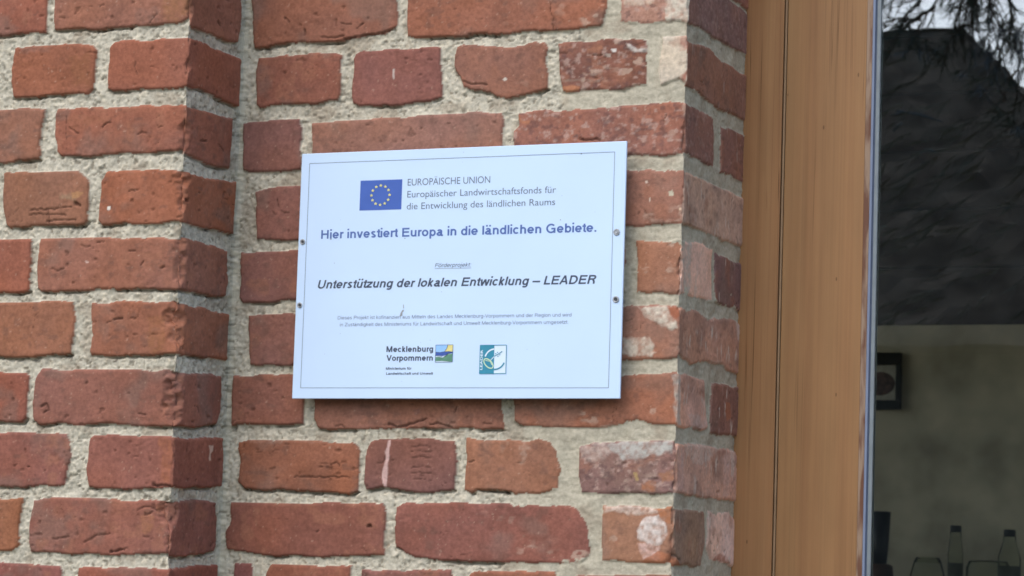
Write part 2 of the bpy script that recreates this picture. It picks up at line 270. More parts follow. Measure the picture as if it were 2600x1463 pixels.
PATCHES=[((208,200,186),0.95,1.2,[(3741,3240),(3790,2885),(3946,2905),(4006,2873),(4081,2877),(4078,3221)]),((222,214,196),0.5,1.5,[(3235,3269),(3262,3122),(3415,3085),(3595,3118),(3711,3242)]),((178,110,98),0.8,1.6,[(3981,2710),(4071,2705),(4067,2562),(3957,2539)]),((165,90,74),0.9,1.6,[(3936,2211),(4024,2279),(4067,2334),(4065,2134),(3998,2151)]),((208,200,186),0.9,1.8,[(3555,-412),(3733,-425),(3911,-413),(3950,-511),(4026,-582),(4029,-686),(3814,-636),(3633,-536)]),((208,200,186),0.85,2.0,[(3372,-760),(3507,-788),(3685,-775),(3786,-944),(3751,-986),(3543,-978),(3379,-971)]),((168,90,66),0.9,0.8,[(3919,-434),(3970,-420),(4061,-421),(4061,-526),(4018,-554),(3950,-511)]),((186,188,184),0.85,2.2,[(3187,-1962),(3573,-1937),(4000,-1940),(4037,-2078),(3872,-2080),(3668,-2138),(3432,-2168),(3295,-2073)]),((200,186,178),0.6,2.2,[(2888,-2014),(3187,-1962),(3295,-2073),(3135,-2200),(2924,-2175)]),((176,104,74),0.85,1.2,[(3647,-2415),(3823,-2399),(3834,-2523),(3739,-2538),(3664,-2498)]),((180,140,96),0.9,0.6,[(3548,-2306),(3599,-2298),(3624,-2388),(3588,-2402)]),((176,110,80),0.7,1.5,[(3865,-2329),(4024,-2244),(4035,-2382),(3883,-2426)]),((214,206,202),0.95,1.4,[(3718,-2801),(3864,-2784),(3947,-2865),(3974,-3016),(3904,-3114),(3757,-3117),(3623,-3065),(3598,-2969),(3661,-2871)]),((212,184,178),0.7,1.8,[(3625,-3121),(3889,-3114),(3895,-3292),(3704,-3304)]),((214,200,190),0.7,1.6,[(3173,-2687),(3744,-2690),(3893,-2756),(3600,-2804),(3421,-2752),(3199,-2770)]),((186,104,66),0.8,1.2,[(3833,-2702),(4023,-2692),(4020,-2864),(3940,-2866),(3864,-2784)]),((180,100,70),0.8,1.0,[(3648,-3333),(3879,-3184),(4173,-3258),(4347,-3350),(3893,-3360)]),((214,210,206),0.95,0.8,[(3104,2609),(3172,2613),(3192,2583),(3151,2566),(3113,2582)]),((200,194,188),0.8,1.5,[(3269,2673),(3338,2655),(3430,2600),(3559,2587),(3560,2536),(3432,2550),(3355,2582)]),((190,180,170),0.7,0.8,[(3045,2553),(3098,2551),(3115,2507),(3061,2516)]),((196,116,84),0.9,1.0,[(2514,2186),(2621,2188),(2745,2169),(2731,2133),(2578,2103),(2519,2120)]),((176,110,86),0.75,1.2,[(2821,2622),(3003,2664),(3028,2612),(2899,2575),(2823,2564)]),((160,148,138),0.5,1.5,[(2472,2275),(2986,2252),(2988,2220),(2727,2242),(2481,2248)]),((190,112,84),0.9,0.9,[(1962,1902),(2016,1805),(2125,1801),(2111,1758),(2033,1756),(1969,1807)]),((204,196,186),0.95,0.6,[(1746,2309),(1793,2330),(1817,2296),(1779,2287)]),((226,222,214),1,0.2,[(-4054,699),(-4015,701),(-4008,661),(-4038,653),(-4055,666)]),((206,180,170),0.9,0.4,[(-4350,58),(-4307,50),(-4288,27),(-4322,26)]),((204,180,164),0.85,1.0,[(-2172,-2090),(-2066,-2068),(-2053,-2134),(-2111,-2181),(-2086,-2253),(-2146,-2271),(-2169,-2229),(-2134,-2168)]),((206,176,172),0.85,0.9,[(440,-1974),(477,-1974),(459,-2205),(460,-2407),(449,-2530),(417,-2523),(389,-2379),(419,-2206)]),((200,190,184),0.8,0.3,[(315,2503),(335,2502),(340,2367),(324,2360)]),((216,200,186),0.95,0.2,[(3589,1036),(3614,1046),(3624,1021),(3597,1015)]),((196,190,170),0.95,0.5,[(3871,908),(3915,928),(3946,892),(3932,857),(3887,862)]),((216,200,186),0.95,0.2,[(3639,843),(3656,843),(3654,797),(3642,798)]),((216,190,166),0.95,0.2,[(4003,714),(4032,723),(4037,695),(4011,690)]),((178,176,168),0.7,2.0,[(4103,331),(4419,374),(4401,74),(4455,-62),(4383,-226),(4171,-237)]),((178,176,168),0.7,1.5,[(3979,-1188),(4144,-1173),(4121,-1398),(4214,-1753),(4026,-1752)]),((204,182,174),0.6,2.0,[(4412,-1598),(5150,-1599),(5162,-1741),(4596,-1753)]),((196,180,170),0.6,2.0,[(4272,-1953),(5670,-1904),(5322,-2056),(4933,-2165),(4630,-2168),(4367,-2072)]),((198,170,162),0.6,1.2,[(5746,-1986),(5953,-1988),(5970,-2483),(5719,-2495)]),((196,160,152),0.6,1.2,[(4088,-1993),(4319,-2006),(4316,-2479),(4150,-2487)]),((170,96,76),0.8,1.2,[(5638,-3175),(5958,-3180),(6105,-3278),(5420,-3252)]),((172,96,70),0.8,0.7,[(5741,-1366),(5903,-1367),(5940,-1540),(5806,-1594),(5750,-1482)]),((190,178,168),0.55,1.8,[(5141,-940),(5588,-898),(5756,-985),(5233,-975)]),((206,190,180),0.6,1.0,[(6102,-361),(6296,-415),(6266,-626),(6140,-535)]),((200,176,166),0.5,1.6,[(4306,699),(4520,716),(4527,631),(4333,632)]),((160,124,100),0.7,2.0,[(-4715,886),(-4612,884),(-4472,821),(-4503,762),(-4608,802),(-4747,828)]),((186,124,84),0.8,1.0,[(-4586,890),(-4476,902),(-4389,878),(-4472,821),(-4556,801)]),((170,104,74),0.6,2.2,[(-3452,-2972),(-3256,-2925),(-3265,-3111),(-3327,-3184),(-3410,-3171)]),((168,98,72),0.7,1.5,[(-3246,-2796),(-3131,-2780),(-3139,-2966),(-3223,-2925)]),((166,92,66),0.7,2.0,[(-3229,-2066),(-3048,-2050),(-3041,-2393),(-3075,-2565),(-3208,-2539),(-3168,-2309)]),((160,94,72),0.7,2.0,[(-4659,1850),(-4074,1798),(-4138,1711),(-4410,1676),(-4510,1621),(-4652,1700)]),((160,94,72),0.7,1.5,[(-3851,1730),(-3694,1621),(-3754,1461),(-3840,1494)]),((128,92,84),0.5,3.0,[(-5469,2712),(-4943,2701),(-4974,2628),(-5323,2614)]),((122,90,82),0.5,3.5,[(-3829,3109),(-3457,3089),(-3466,2911),(-3786,2913)]),((152,98,64),0.6,4.0,[(-3413,3235),(-3044,3214),(-3052,3008),(-3214,2898),(-3401,2952)]),((140,84,56),0.6,4.0,[(-4693,2554),(-4367,2569),(-4348,2180),(-4605,2161)]),((146,90,56),0.5,3.0,[(-3458,-629),(-3218,-616),(-3193,-1006),(-3406,-1063)]),((150,118,108),0.5,2.0,[(-1586,-1994),(-639,-1977),(-310,-1996),(-736,-2003),(-1384,-2006)]),((158,98,78),0.6,1.2,[(-1326,-2802),(-1192,-2814),(-1234,-2961),(-1264,-3021),(-1312,-2904)]),((92,76,84),0.6,1.2,[(767,-1596),(862,-1588),(865,-1653),(786,-1668)])]
CRACKS=[(0.9,2,[(-4651,1678),(-4579,1630),(-4500,1598)]),(1.2,2.2,[(-4179,1668),(-4121,1708),(-4062,1711)]),(1.2,2,[(-3675,1569),(-3634,1597),(-3565,1569)]),(0.8,1.5,[(-3401,1633),(-3335,1652)]),(0.3,0.8,[(-4699,1896),(-4678,1358)]),(1.0,1.5,[(-4283,3148),(-4232,3163)]),(0.9,1.5,[(-3584,2910),(-3519,2973),(-3470,3015)]),(0.8,1.0,[(-3748,2451),(-3762,2378),(-3733,2302)]),(1.3,2.2,[(-3910,-647),(-3860,-640),(-3801,-637)]),(0.8,1.5,[(-4001,-680),(-3951,-665)]),(0.7,1.5,[(-3692,-641),(-3592,-630),(-3578,-569)]),(1.6,3,[(-2364,3035),(-2289,2999)]),(1.6,3,[(-2662,1521),(-2520,1557)]),(0.9,2,[(-2255,1555),(-2163,1526),(-2101,1491)]),(0.8,1.5,[(-2564,-1640),(-2488,-1649),(-2437,-1710)]),(2.0,4,[(-2964,771),(-2906,772)]),(0.9,2,[(-3770,883),(-3644,895)]),(0.9,2,[(-4401,243),(-4281,226)]),(0.9,2,[(-4190,280),(-4089,288)]),(1.0,2,[(-3737,164),(-3662,170)]),(0.8,2,[(-4202,168),(-4159,168)]),(0.8,1.5,[(-4808,-31),(-4721,-55),(-4628,-26)]),(1.2,2,[(-3570,-6),(-3539,52)]),(1.2,2,[(-3301,-47),(-3244,-26)]),(1.0,2,[(-5153,629),(-4841,629),(-4633,617)]),(1,2,[(-5138,689),(-4792,695),(-4535,719)]),(1,2,[(-4906,549),(-4493,555)]),(2.2,4,[(-4520,763),(-4450,731)]),(1,2,[(-4886,683),(-4870,519)]),(1.6,2,[(-4872,-1691),(-4796,-1661),(-4758,-1734),(-4825,-1764)]),(1,2,[(-3523,-1771),(-3423,-1782)]),(1.0,2,[(-3497,-2909),(-3424,-2864),(-3309,-2862),(-3241,-2896)]),(1.2,2.2,[(-3387,-2956),(-3289,-2926)]),(1.4,1.5,[(-4639,-3265),(-4411,-3237)]),(1.4,1.5,[(-4189,-3297),(-4041,-3214),(-3859,-3181)]),(1.5,3,[(-3832,-3396),(-3650,-3363)]),(1.6,3,[(-3287,-2614),(-3155,-2602),(-3056,-2611)]),(1,1.5,[(-3575,-2278),(-3501,-2259)]),(1.2,2.5,[(-5025,-2402),(-5003,-2402)]),(0.6,1.5,[(2319,3291),(2334,3099),(2376,3009),(2369,2863)]),(1.0,2.5,[(1240,2306),(1353,2264),(1544,2256)]),(1.2,2.5,[(-678,2934),(-494,2917),(-362,2941)]),(1.2,2.5,[(-360,2895),(-130,2929),(116,2939),(261,2985)]),(1.2,2,[(-1195,3212),(-1124,3139)]),(1.6,2.5,[(-908,3029),(-897,2967)]),(1,2,[(-419,3095),(-269,3072)]),(0.8,2,[(-200,3008),(-112,3079)]),(1.2,3,[(2750,1565),(2843,1544),(2964,1554),(3010,1545)]),(0.8,2,[(2900,2546),(3007,2541)]),(0.8,1.5,[(3794,1732),(3829,1816)]),(1.0,2,[(-781,-2426),(-699,-2419),(-617,-2426),(-47,-2415)]),(2.2,4,[(229,-2988),(261,-2980)]),(1.5,3,[(440,-1786),(537,-1814),(664,-1792),(790,-1762),(931,-1718)]),(1.4,3,[(981,-1782),(1091,-1767),(1250,-1816)]),(1.2,2,[(1290,-1636),(1311,-1579)]),(1,2,[(-254,-1806),(-173,-1798),(-139,-1822)]),(1.4,3,[(600,-3230),(680,-3264)]),(0.9,2,[(-454,-3073),(-422,-3067)]),(1,2,[(-290,-2258),(-233,-2240),(-183,-2283)]),(1.4,2.5,[(-434,-2307),(-413,-2307)]),(1.5,3,[(1607,-2539),(1778,-2551),(1979,-2566)]),(1.2,2,[(1654,-1756),(1763,-1762)]),(0.9,2,[(1485,-2214),(1562,-2192)]),(0.8,1.2,[(754,-2043),(897,-2030),(1008,-2046)]),(0.8,1.2,[(757,-2101),(899,-2088),(1010,-2104)]),(0.8,1.2,[(760,-2173),(902,-2160),(1013,-2175)]),(0.8,1.2,[(765,-2288),(907,-2274),(1018,-2290)]),(0.8,1.2,[(768,-2360),(910,-2346),(1021,-2362)]),(0.8,1.2,[(771,-2431),(913,-2418),(1024,-2433)]),(1,2,[(-1180,952),(-1158,847)]),(0.8,1.5,[(-1131,808),(-1012,775)]),(0.9,2,[(-1239,796),(-1186,749)]),(1.2,2.5,[(4044,-3206),(4299,-3282)]),(1.2,2.5,[(5837,1160),(5783,959)]),(1.2,2.5,[(5997,647),(6122,560)])]
KTINT = (0.985, 0.965, 0.915)
GLASS_IOR = 2.6
PLASTER = (220, 208, 180)
# ================================================================== brick wall
# Unfolded strip: pier front -> pier return -> wall face -> window reveal.
# u runs along the strip, z up; every brick outline is in 0.1 mm (u, z - Z0).
XP, XV, D0 = -0.3024, 0.2757, 0.130
UC1, UC2, UC3 = -0.3024, -0.1724, 0.4057
def pier_depth(z): return 0.0220 * z + 0.1297
GS = 0.0014
U0, U1, ZB, ZT = -0.78, UC3 + 0.236, -0.50, 0.47
nu = int((U1 - U0) / GS) + 1; nz = int((ZT - ZB) / GS) + 1
us = U0 + np.arange(nu) * GS; zs = ZB + np.arange(nz) * GS
k1 = int(np.argmin(abs(us - UC1))); k2 = int(np.argmin(abs(us - UC2))); k3 = int(np.argmin(abs(us - UC3)))
us[k1] = UC1; us[k2] = UC2; us[k3] = UC3
UU, ZZ = np.meshgrid(us, zs)                       # [nz, nu]
rng = np.random.RandomState(11)
_tab = rng.rand(16, 256, 256)
def vnoise(x, y, k):
    t = _tab[k % 16]
    xi = np.floor(x).astype(int); yi = np.floor(y).astype(int)
    fx = x - xi; fy = y - yi
    fx = fx * fx * fx * (fx * (fx * 6 - 15) + 10); fy = fy * fy * fy * (fy * (fy * 6 - 15) + 10)
    a = t[xi % 256, yi % 256]; b = t[(xi + 1) % 256, yi % 256]; c = t[xi % 256, (yi + 1) % 256]; d = t[(xi + 1) % 256, (yi + 1) % 256]
    return ((a * (1 - fx) + b * fx) * (1 - fy) + (c * (1 - fx) + d * fx) * fy) * 2 - 1
def fbm(scale_mm, oct_=3, k=0, ax=1.0, ay=1.0, u=None, z=None):
    u = UU if u is None else u; z = ZZ if z is None else z
    s = 0; a = 1.0; tot = 0; f = 1000.0 / scale_mm
    for o in range(oct_):
        s = s + a * vnoise(u * f / ax + 31.7 * k + 13 * o, z * f / ay + 17.3 * k + 7 * o, k + o * 3)
        tot += a; a *= 0.5; f *= 2.03
    return s / tot * 1.6
def sstep(a, b, x):
    t = np.clip((x - a) / (b - a), 0, 1); return t * t * (3 - 2 * t)

jag = 0.35 + 0.9 * sstep(0.2, 0.7, fbm(45, 2, 9))          # arrises are mostly clean, crumbly in places
WU = UU + 0.0015 * fbm(24, 2, 1) + 0.0007 * jag * fbm(5.5, 2, 2)
WZ = ZZ + 0.0014 * fbm(24, 2, 3) + 0.0007 * jag * fbm(5.5, 2, 4)

def seg_sdf(pu, pz, poly, skip_u=()):
    """signed distance (inside > 0); edges lying on an arris in skip_u do not count"""
    n = len(poly); d2 = np.full(pu.shape, 1e9); ins = np.zeros(pu.shape, bool)
    for i in range(n):
        x1, y1 = poly[i]; x2, y2 = poly[(i + 1) % n]
        cond = ((y1 > pz) != (y2 > pz))
        with np.errstate(divide='ignore', invalid='ignore'):
            xi = (x2 - x1) * (pz - y1) / (y2 - y1 if y2 != y1 else 1e-12) + x1
        ins ^= cond & (pu < xi)
        if any(abs(x1 - s) < 1e-4 and abs(x2 - s) < 1e-4 for s in skip_u): continue
        dx, dy = x2 - x1, y2 - y1; L = dx * dx + dy * dy + 1e-15
        t = np.clip(((pu - x1) * dx + (pz - y1) * dy) / L, 0, 1)
        d2 = np.minimum(d2, (pu - x1 - t * dx) ** 2 + (pz - y1 - t * dy) ** 2)
    return np.where(ins, 1, -1) * np.sqrt(d2)

# bricks just outside the photograph, so that the wall carries on
EXTRA = []
def row(z0, z1, joints, col):
    for a, b_ in zip(joints, joints[1:]):
        EXTRA.append(('x%d' % len(EXTRA), tuple(int(c + random.uniform(-10, 10)) for c in col), [(a * 1e4 + 50, z0 * 1e4), (b_ * 1e4 - 50, z0 * 1e4), (b_ * 1e4 - 50, z1 * 1e4), (a * 1e4 + 50, z1 * 1e4)]))
for z0, off in ((0.349, 0.0), (0.426, 0.06), (-0.497, 0.06)):
    row(z0, z0 + 0.064, [-0.80 + off, -0.67 + off, -0.54 + off, -0.42 + off * .5, UC1], (146, 86, 70))
    row(z0, z0 + 0.064, [UC1, UC2 - .008], (146, 86, 70))
    row(z0, z0 + 0.064, [UC2 + .004, -0.04 + off, 0.09 + off, 0.22 + off, 0.34 + off, UC3], (146, 88, 72))
    row(z0, z0 + 0.064, [UC3, UC3 + 0.125 - off * .5, UC3 + 0.26], (130, 92, 84))
ALLB = []
for nm, col, pts in BRICKS + EXTRA:
    P = [(a * 1e-4, c * 1e-4) for a, c in pts]
    if nm in ('a', 'e', 'i', 'k', 'm', 'o', 'q', 's'):        # cut by the picture's left edge: carry on to a full brick
        um = min(u for u, z in P); P = [((-0.655 - .01 * (len(ALLB) % 3)) if u < um + .014 else u, z) for u, z in P]
    mu = sum(p[0] for p in P) / len(P)
    P = [((min(u, UC2 - .0045) if mu < UC2 else max(u, UC2 + .003)), z) for u, z in P]
    ALLB.append((nm, col, P))
for z0, z1 in ((0.129, 0.194), (-0.031, 0.034), (-0.109, -0.044), (-0.19, -0.124), (-0.266, -0.202), (-0.344, -0.279), (-0.42, -0.356), (0.286, 0.34)):
    ALLB.append(('z%.2f' % z0, (146, 86, 70), [(-0.82, z0), (-0.69, z0), (-0.69, z1), (-0.82, z1)]))
for z0, z1 in ((0.2085, 0.270), (0.053, 0.117)):
    ALLB.append(('w%.2f' % z0, (146, 86, 70), [(-0.84, z0), (-0.712, z0), (-0.712, z1), (-0.84, z1)]))
    ALLB.append(('y%.2f' % z0, (148, 88, 70), [(-0.70, z0), (-0.586, z0), (-0.586, z1), (-0.70, z1)]))

DB = np.full(UU.shape, -0.05)                      # best signed distance to a brick
ID = np.full(UU.shape, -1, int)
names = []
for bi, (nm, col, P) in enumerate(ALLB):
    if nm not in names: names.append(nm)
    A = np.array(P); mg = 0.03
    i0, i1 = np.searchsorted(us, [A[:, 0].min() - mg, A[:, 0].max() + mg]); j0, j1 = np.searchsorted(zs, [A[:, 1].min() - mg, A[:, 1].max() + mg])
    sl = (slice(j0, j1), slice(i0, i1))
    if i1 <= i0 or j1 <= j0: continue
    d = seg_sdf(WU[sl], WZ[sl], P, (UC1, UC3))
    up = d > DB[sl]
    DB[sl] = np.where(up, d, DB[sl]); ID[sl] = np.where(up, bi, ID[sl])
def seen(c): return tuple(c) if min(c) > 165 else ((.66 * c[0] + 49) if min(c) < 120 else c[0], .86 * c[1] + 23, .84 * c[2] + 22)
bcol = np.array([lin(seen(c)) for _, c, _ in ALLB])
_m = bcol[[i for i, (_, _, P) in enumerate(ALLB) if min(p[0] for p in P) < UC3 - .001 and bcol[i].min() < .2]].mean(0)
for i in range(len(bcol)):
    if bcol[i].min() < .2: bcol[i] = bcol[i] if min(p[0] for p in ALLB[i][2]) > UC3 - .001 else bcol[i] * .78 + _m * np.array([1.05, 1.0, .92]) * .22
bcol *= np.array([([1.34, 1.32, 1.25] if nm in ('C', 'K', 'K2', 'H', 'O2', 'U2', 'DD') else [1.6, 1.52, 1.42]) if min(p[0] for p in P) > UC3 - .001 else [1, 1, 1] for nm, _, P in ALLB])   # reveal bricks' colour lifted to make up for the weak light there
nid = np.array([names.index(nm) for nm, _, _ in ALLB])
nb = nid[ID]
rr = np.random.RandomState(5).rand(400, 8)
inside = DB > 0

# how much of the newer, smooth grey mortar (right) versus the old gritty one (left)
new = sstep(-0.012, 0.012, UU - (0.262 + 0.05 * fbm(60, 2, 5) - 0.05 * sstep(-0.10, -0.16, ZZ) + 0.03 * sstep(-.22, -.25, ZZ)))
conv = np.minimum(abs(UU - UC1), abs(UU - UC3))    # distance to a convex arris

# ---- heights (mm)
q = np.clip(DB * 1000 / 3.6, 0, 1)
edge = 2.9 * (1 - np.sqrt(1 - (1 - q) ** 2))
cu = {}; 
tilt = (rr[nb, 1] - .5) * 0.9 * (UU * 10 % 1)
reveal = (UU > UC3)
hb = (rr[nb, 0] - 0.5) * 1.8 + tilt - edge + 0.5 * fbm(38, 3, 6) + 0.12 * fbm(7, 2, 7) * (0.5 + rr[nb, 2])
rough_area = sstep(0.25, 0.7, fbm(30, 2, 8) + (rr[nb, 3] - .6) * .5)
hb -= rough_area * (0.3 + 0.4 * fbm(5, 3, 9, 1.6, 1.0))
pit = 0.8 * sstep(1.02, 1.22, fbm(7, 2, 10, 1.4, 1)) * (rr[nb, 4] > .35)
hb -= 1.6 * pit
cr_n = np.abs(fbm(22, 3, 11, 2.2, 0.8)); cr_m = sstep(0.35, 0.7, fbm(26, 2, 12))
nat = 0.8 * sstep(0.045, 0.012, cr_n) * sstep(0.6, 0.95, fbm(26, 2, 12))
hb -= 1.0 * nat
hm = np.where(True, -4.3 + 0.9 * fbm(15, 2, 13) + 0.85 * fbm(4.2, 3, 14), 0)
hm2 = -2.4 + 1.1 * fbm(24, 2, 13) + 0.5 * fbm(5, 3, 14, 2.0, 1.0)
hm = hm * (1 - new) + hm2 * new
peb = sstep(0.62, 0.8, fbm(3.6, 1, 15)); hm += 0.9 * peb * (1 - new)
hole = sstep(0.66, 0.86, fbm(4.0, 2, 2, 1.5, 1.0, UU + 3.1, ZZ)); hm -= 1.2 * hole * (1 - 0.75 * new)
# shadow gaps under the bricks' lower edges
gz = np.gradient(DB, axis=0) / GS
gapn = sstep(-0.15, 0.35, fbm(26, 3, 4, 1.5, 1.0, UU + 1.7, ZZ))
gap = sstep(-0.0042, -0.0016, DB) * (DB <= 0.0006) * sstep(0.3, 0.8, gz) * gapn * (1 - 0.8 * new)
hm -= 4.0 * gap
# mortar smeared over brick edges on the right
sm = sstep(0.15, 0.8, fbm(11, 3, 3, 1.4, 1.0, UU, ZZ + 2.2)) * sstep(0.007, 0.0, DB) * (new * .9)
H = np.where(inside, hb, hm)
mort = np.where(inside, 0.0, 1.0)
over = inside & (hm + 1.6 * sm > hb)
H = np.where(over, hm + 1.6 * sm, H); mort = np.where(over, 1.0, mort)
# broken arrises: (from z, to z, mm lost)
BROKEN = {UC1: ((.300, .312, 7), (.232, .242, 7), (.152, .168, 10), (.066, .118, 6), (-.020, .040, 11), (-.095, -.036, 12), (-.186, -.120, 15), (-.302, -.276, 9), (-.345, -.325, 5)), UC3: ((.16, .17, 6), (-.045, -.03, 7), (-.34, -.30, 8))}
for uc in (UC1, UC3):
    dd = abs(UU - uc) * 1000
    zc = np.repeat(ZZ[:, :1], UU.shape[1], 1)
    lo = fbm(34, 2, 6, 1, 1, UU * 0 + uc * 40, ZZ); side = np.where(UU < uc, fbm(30, 2, 3, 1, 1, UU * 0 + 3.3, ZZ), 0)
    amt = 1.3 + 9.0 * sstep(0.1, 0.8, lo + .25 * side) + 2.6 * fbm(8, 3, 9, 1, 1, UU, ZZ)
    for z1, z2, A_ in BROKEN[uc]: amt = amt + A_ * sstep(z1 - .008, z1 + .006, ZZ) * sstep(z2 + .008, z2 - .006, ZZ)
    amt = np.maximum(amt, 0.8) * (1.0 if uc == UC1 else 0.6)
    chip = np.clip(amt - dd * 0.95 + (0.7 + .08 * amt) * fbm(6, 3, 1, 1, 1, UU + 5, ZZ), 0, 30) * (dd < 24)
    H = H - np.where(mort > .5, 0.25, 1.0) * np.minimum(chip, 13) * 0.95
    if uc == UC1: chipP = chip
    else: chipV = chip
chipA = sstep(0.4, 1.6, np.maximum(chipP, chipV)) * (mort < .5)

# ---- colours (linear albedo)
C = bcol[ID].copy()
g = lambda a: a[..., None]
v = 1 + 0.10 * fbm(34, 3, 7) + 0.08 * fbm(7, 3, 8) + 0.05 * fbm(2.8, 1, 4)
C *= g(v)
hue = fbm(55, 2, 12, 1, 1, UU + nb * 0.37, ZZ)
C *= np.stack([1 + 0.05 * hue, 1 + 0.01 * hue, 1 - 0.05 * hue], -1)
def mixc(C, c, f): return C * (1 - g(f)) + np.array(lin(c)) * g(f)
C = mixc(C, (124, 106, 98), 0.4 * sstep(0.15, 0.8, fbm(46, 3, 9, 1, 1, UU + nb * .71, ZZ)) * (rr[nb, 5] > .4))
C = mixc(C, (156, 108, 88), 0.45 * sstep(0.3, 0.9, fbm(20, 3, 2, 1, 1, UU + nb * .53, ZZ)) * (rr[nb, 6] > .5))
C = mixc(C, (104, 80, 72), 0.4 * sstep(0.45, 1.0, fbm(9, 3, 5, 1.5, 1, UU + nb * .21, ZZ)) * (rr[nb, 7] > .3))
C = mixc(C, (156, 110, 92), 0.5 * chipA * sstep(-.3, .5, fbm(9, 2, 3)))
C *= g(1 - 0.35 * pit - 0.5 * nat)
fl = 0.5 * sstep(1.16, 1.3, fbm(3.4, 2, 6, 1, 1, UU + 9, ZZ)); C = mixc(C, (196, 170, 152), 0.7 * fl)
# lime and mortar scratches on the bricks next to the window
sa = sstep(0.14, 0.30, UU) * (0.45 + 0.55 * rr[nb, 2])
scr = sstep(0.40, 0.75, fbm(9, 3, 10, 1.6, 1.0, UU + 2, ZZ)) * sstep(0.1, 0.6, fbm(40, 2, 11, 1, 1, UU, ZZ + 4))
C = mixc(C, (196, 176, 160), 0.55 * scr * sa * (~reveal))
st = sstep(0.35, 0.9, fbm(5, 3, 12, 1.0, 4.5, UU + 6, ZZ)) * sstep(-0.1, 0.7, fbm(34, 2, 1, 1, 1, UU + 4, ZZ))
C = mixc(C, (208, 196, 186), 0.75 * st * reveal * (ZZ < .11))
C = mixc(C, (196, 184, 174), 0.3 * st * reveal * (ZZ >= .11))
mot = np.array([nm in ('AA', 'G', 'C', 'K') for nm, _, _ in ALLB])[ID] * np.where(reveal, .5, 1)
C = mixc(C, (182, 158, 148), 0.55 * mot * sstep(0.25, 0.8, fbm(5, 3, 3, 1.3, 1, UU + 12, ZZ)))
C = mixc(C, (92, 72, 72), 0.5 * mot * sstep(0.3, 0.8, fbm(6, 3, 5, 1.3, 1, UU + 15, ZZ)))
# mortar
ml = np.array(lin((188, 184, 170))); mr_ = np.array(lin((181, 176, 160)))
MC = ml * g(1 - new) + mr_ * g(new)
mv = 1 + (0.10 * fbm(12, 3, 2) + 0.13 * fbm(3.6, 2, 3)) * (1 - 0.5 * new)
wl = np.abs(fbm(5.2, 2, 13, 1.5, 1.0, UU + 4, ZZ)); worm = sstep(0.10, 0.02, wl) * sstep(-.2, .5, fbm(18, 2, 4, 1, 1, UU + 1, ZZ))
wl2 = np.abs(fbm(9, 2, 15, 2.6, 0.8, UU + 6, ZZ)); worm = np.maximum(worm * (1 - new), 0.7 * sstep(0.07, 0.015, wl2) * sstep(.1, .6, fbm(24, 2, 6, 1, 1, UU + 3, ZZ)) * new)
MC = MC * g(mv)
MC = mixc(MC, (205, 198, 180), 0.6 * peb * (1 - new))
MC = mixc(MC, (96, 88, 76), np.clip(0.5 * hole * (1 - 0.7 * new) + 0.5 * gap, 0, 1))  # darkens the pores and paints shade into the gaps under the bricks
MC = mixc(MC, (92, 88, 80), 0.42 * worm)
H -= np.where(mort > .5, 0.6 * worm, 0)
MC = mixc(MC, (150, 138, 122), 0.5 * sstep(0.2, 0.8, fbm(30, 3, 8, 1, 1, UU + 8, ZZ)))
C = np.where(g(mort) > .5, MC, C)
# traced stains, limewash patches and cracks
RU = UU + 0.0018 * fbm(9, 3, 1, 1, 1, UU + 7, ZZ); RZ_ = ZZ + 0.0018 * fbm(9, 3, 2, 1, 1, UU + 7, ZZ)
for col, stg, rag, pts in PATCHES:
    A = np.array(pts) * 1e-4; mg = 0.012
    i0, i1 = np.searchsorted(us, [A[:, 0].min() - mg, A[:, 0].max() + mg]); j0, j1 = np.searchsorted(zs, [A[:, 1].min() - mg, A[:, 1].max() + mg])
    sl = (slice(j0, j1), slice(i0, i1))
    k = min(rag, 2.0) / 1.4
    d = seg_sdf(UU[sl] + (RU - UU)[sl] * k, ZZ[sl] + (RZ_ - ZZ)[sl] * k, [tuple(a) for a in A])
    f = sstep(-0.0007 * max(rag, .4), 0.0009 * max(rag, .4), d) * stg
    if rag >= 1.2: f = f * (0.70 + 0.45 * fbm(5, 3, 5, 1, 1, UU[sl] + 3, ZZ[sl])).clip(0, 1)
    if rag > .5: f = f * (mort[sl] < .5)
    C[sl] = mixc(C[sl], col if min(col) > 150 else seen(col), np.clip(f, 0, 1)) * (1 + 0.0 * g(f))
    if sum(col) > 560 and rag > .9: H[sl] += 0.8 * f * (1 + .6 * fbm(6, 2, 6, 1, 1, UU[sl], ZZ[sl]))
CU = UU + 0.0006 * fbm(5, 2, 3, 1, 1, UU + 2, ZZ); CZ = ZZ + 0.0009 * fbm(5, 2, 4, 1, 1, UU + 2, ZZ)
for wd, dp, pts in CRACKS:
    A = np.array(pts) * 1e-4; mg = 0.006
    i0, i1 = np.searchsorted(us, [A[:, 0].min() - mg, A[:, 0].max() + mg]); j0, j1 = np.searchsorted(zs, [A[:, 1].min() - mg, A[:, 1].max() + mg])
    sl = (slice(j0, j1), slice(i0, i1)); d2 = np.full(UU[sl].shape, 1e9)
    for (x1, y1), (x2, y2) in zip(A, A[1:]):
        dx, dy = x2 - x1, y2 - y1; t = np.clip(((CU[sl] - x1) * dx + (CZ[sl] - y1) * dy) / (dx * dx + dy * dy + 1e-15), 0, 1)
        d2 = np.minimum(d2, (CU[sl] - x1 - t * dx) ** 2 + (CZ[sl] - y1 - t * dy) ** 2)
    f = sstep(wd * 1.15e-3, wd * 0.35e-3, np.sqrt(d2))
    H[sl] -= dp * 1.0 * f; C[sl] = mixc(C[sl], (70, 50, 44), 0.55 * f)
C = np.clip(C * np.array(KTINT), 0.004, 0.92)

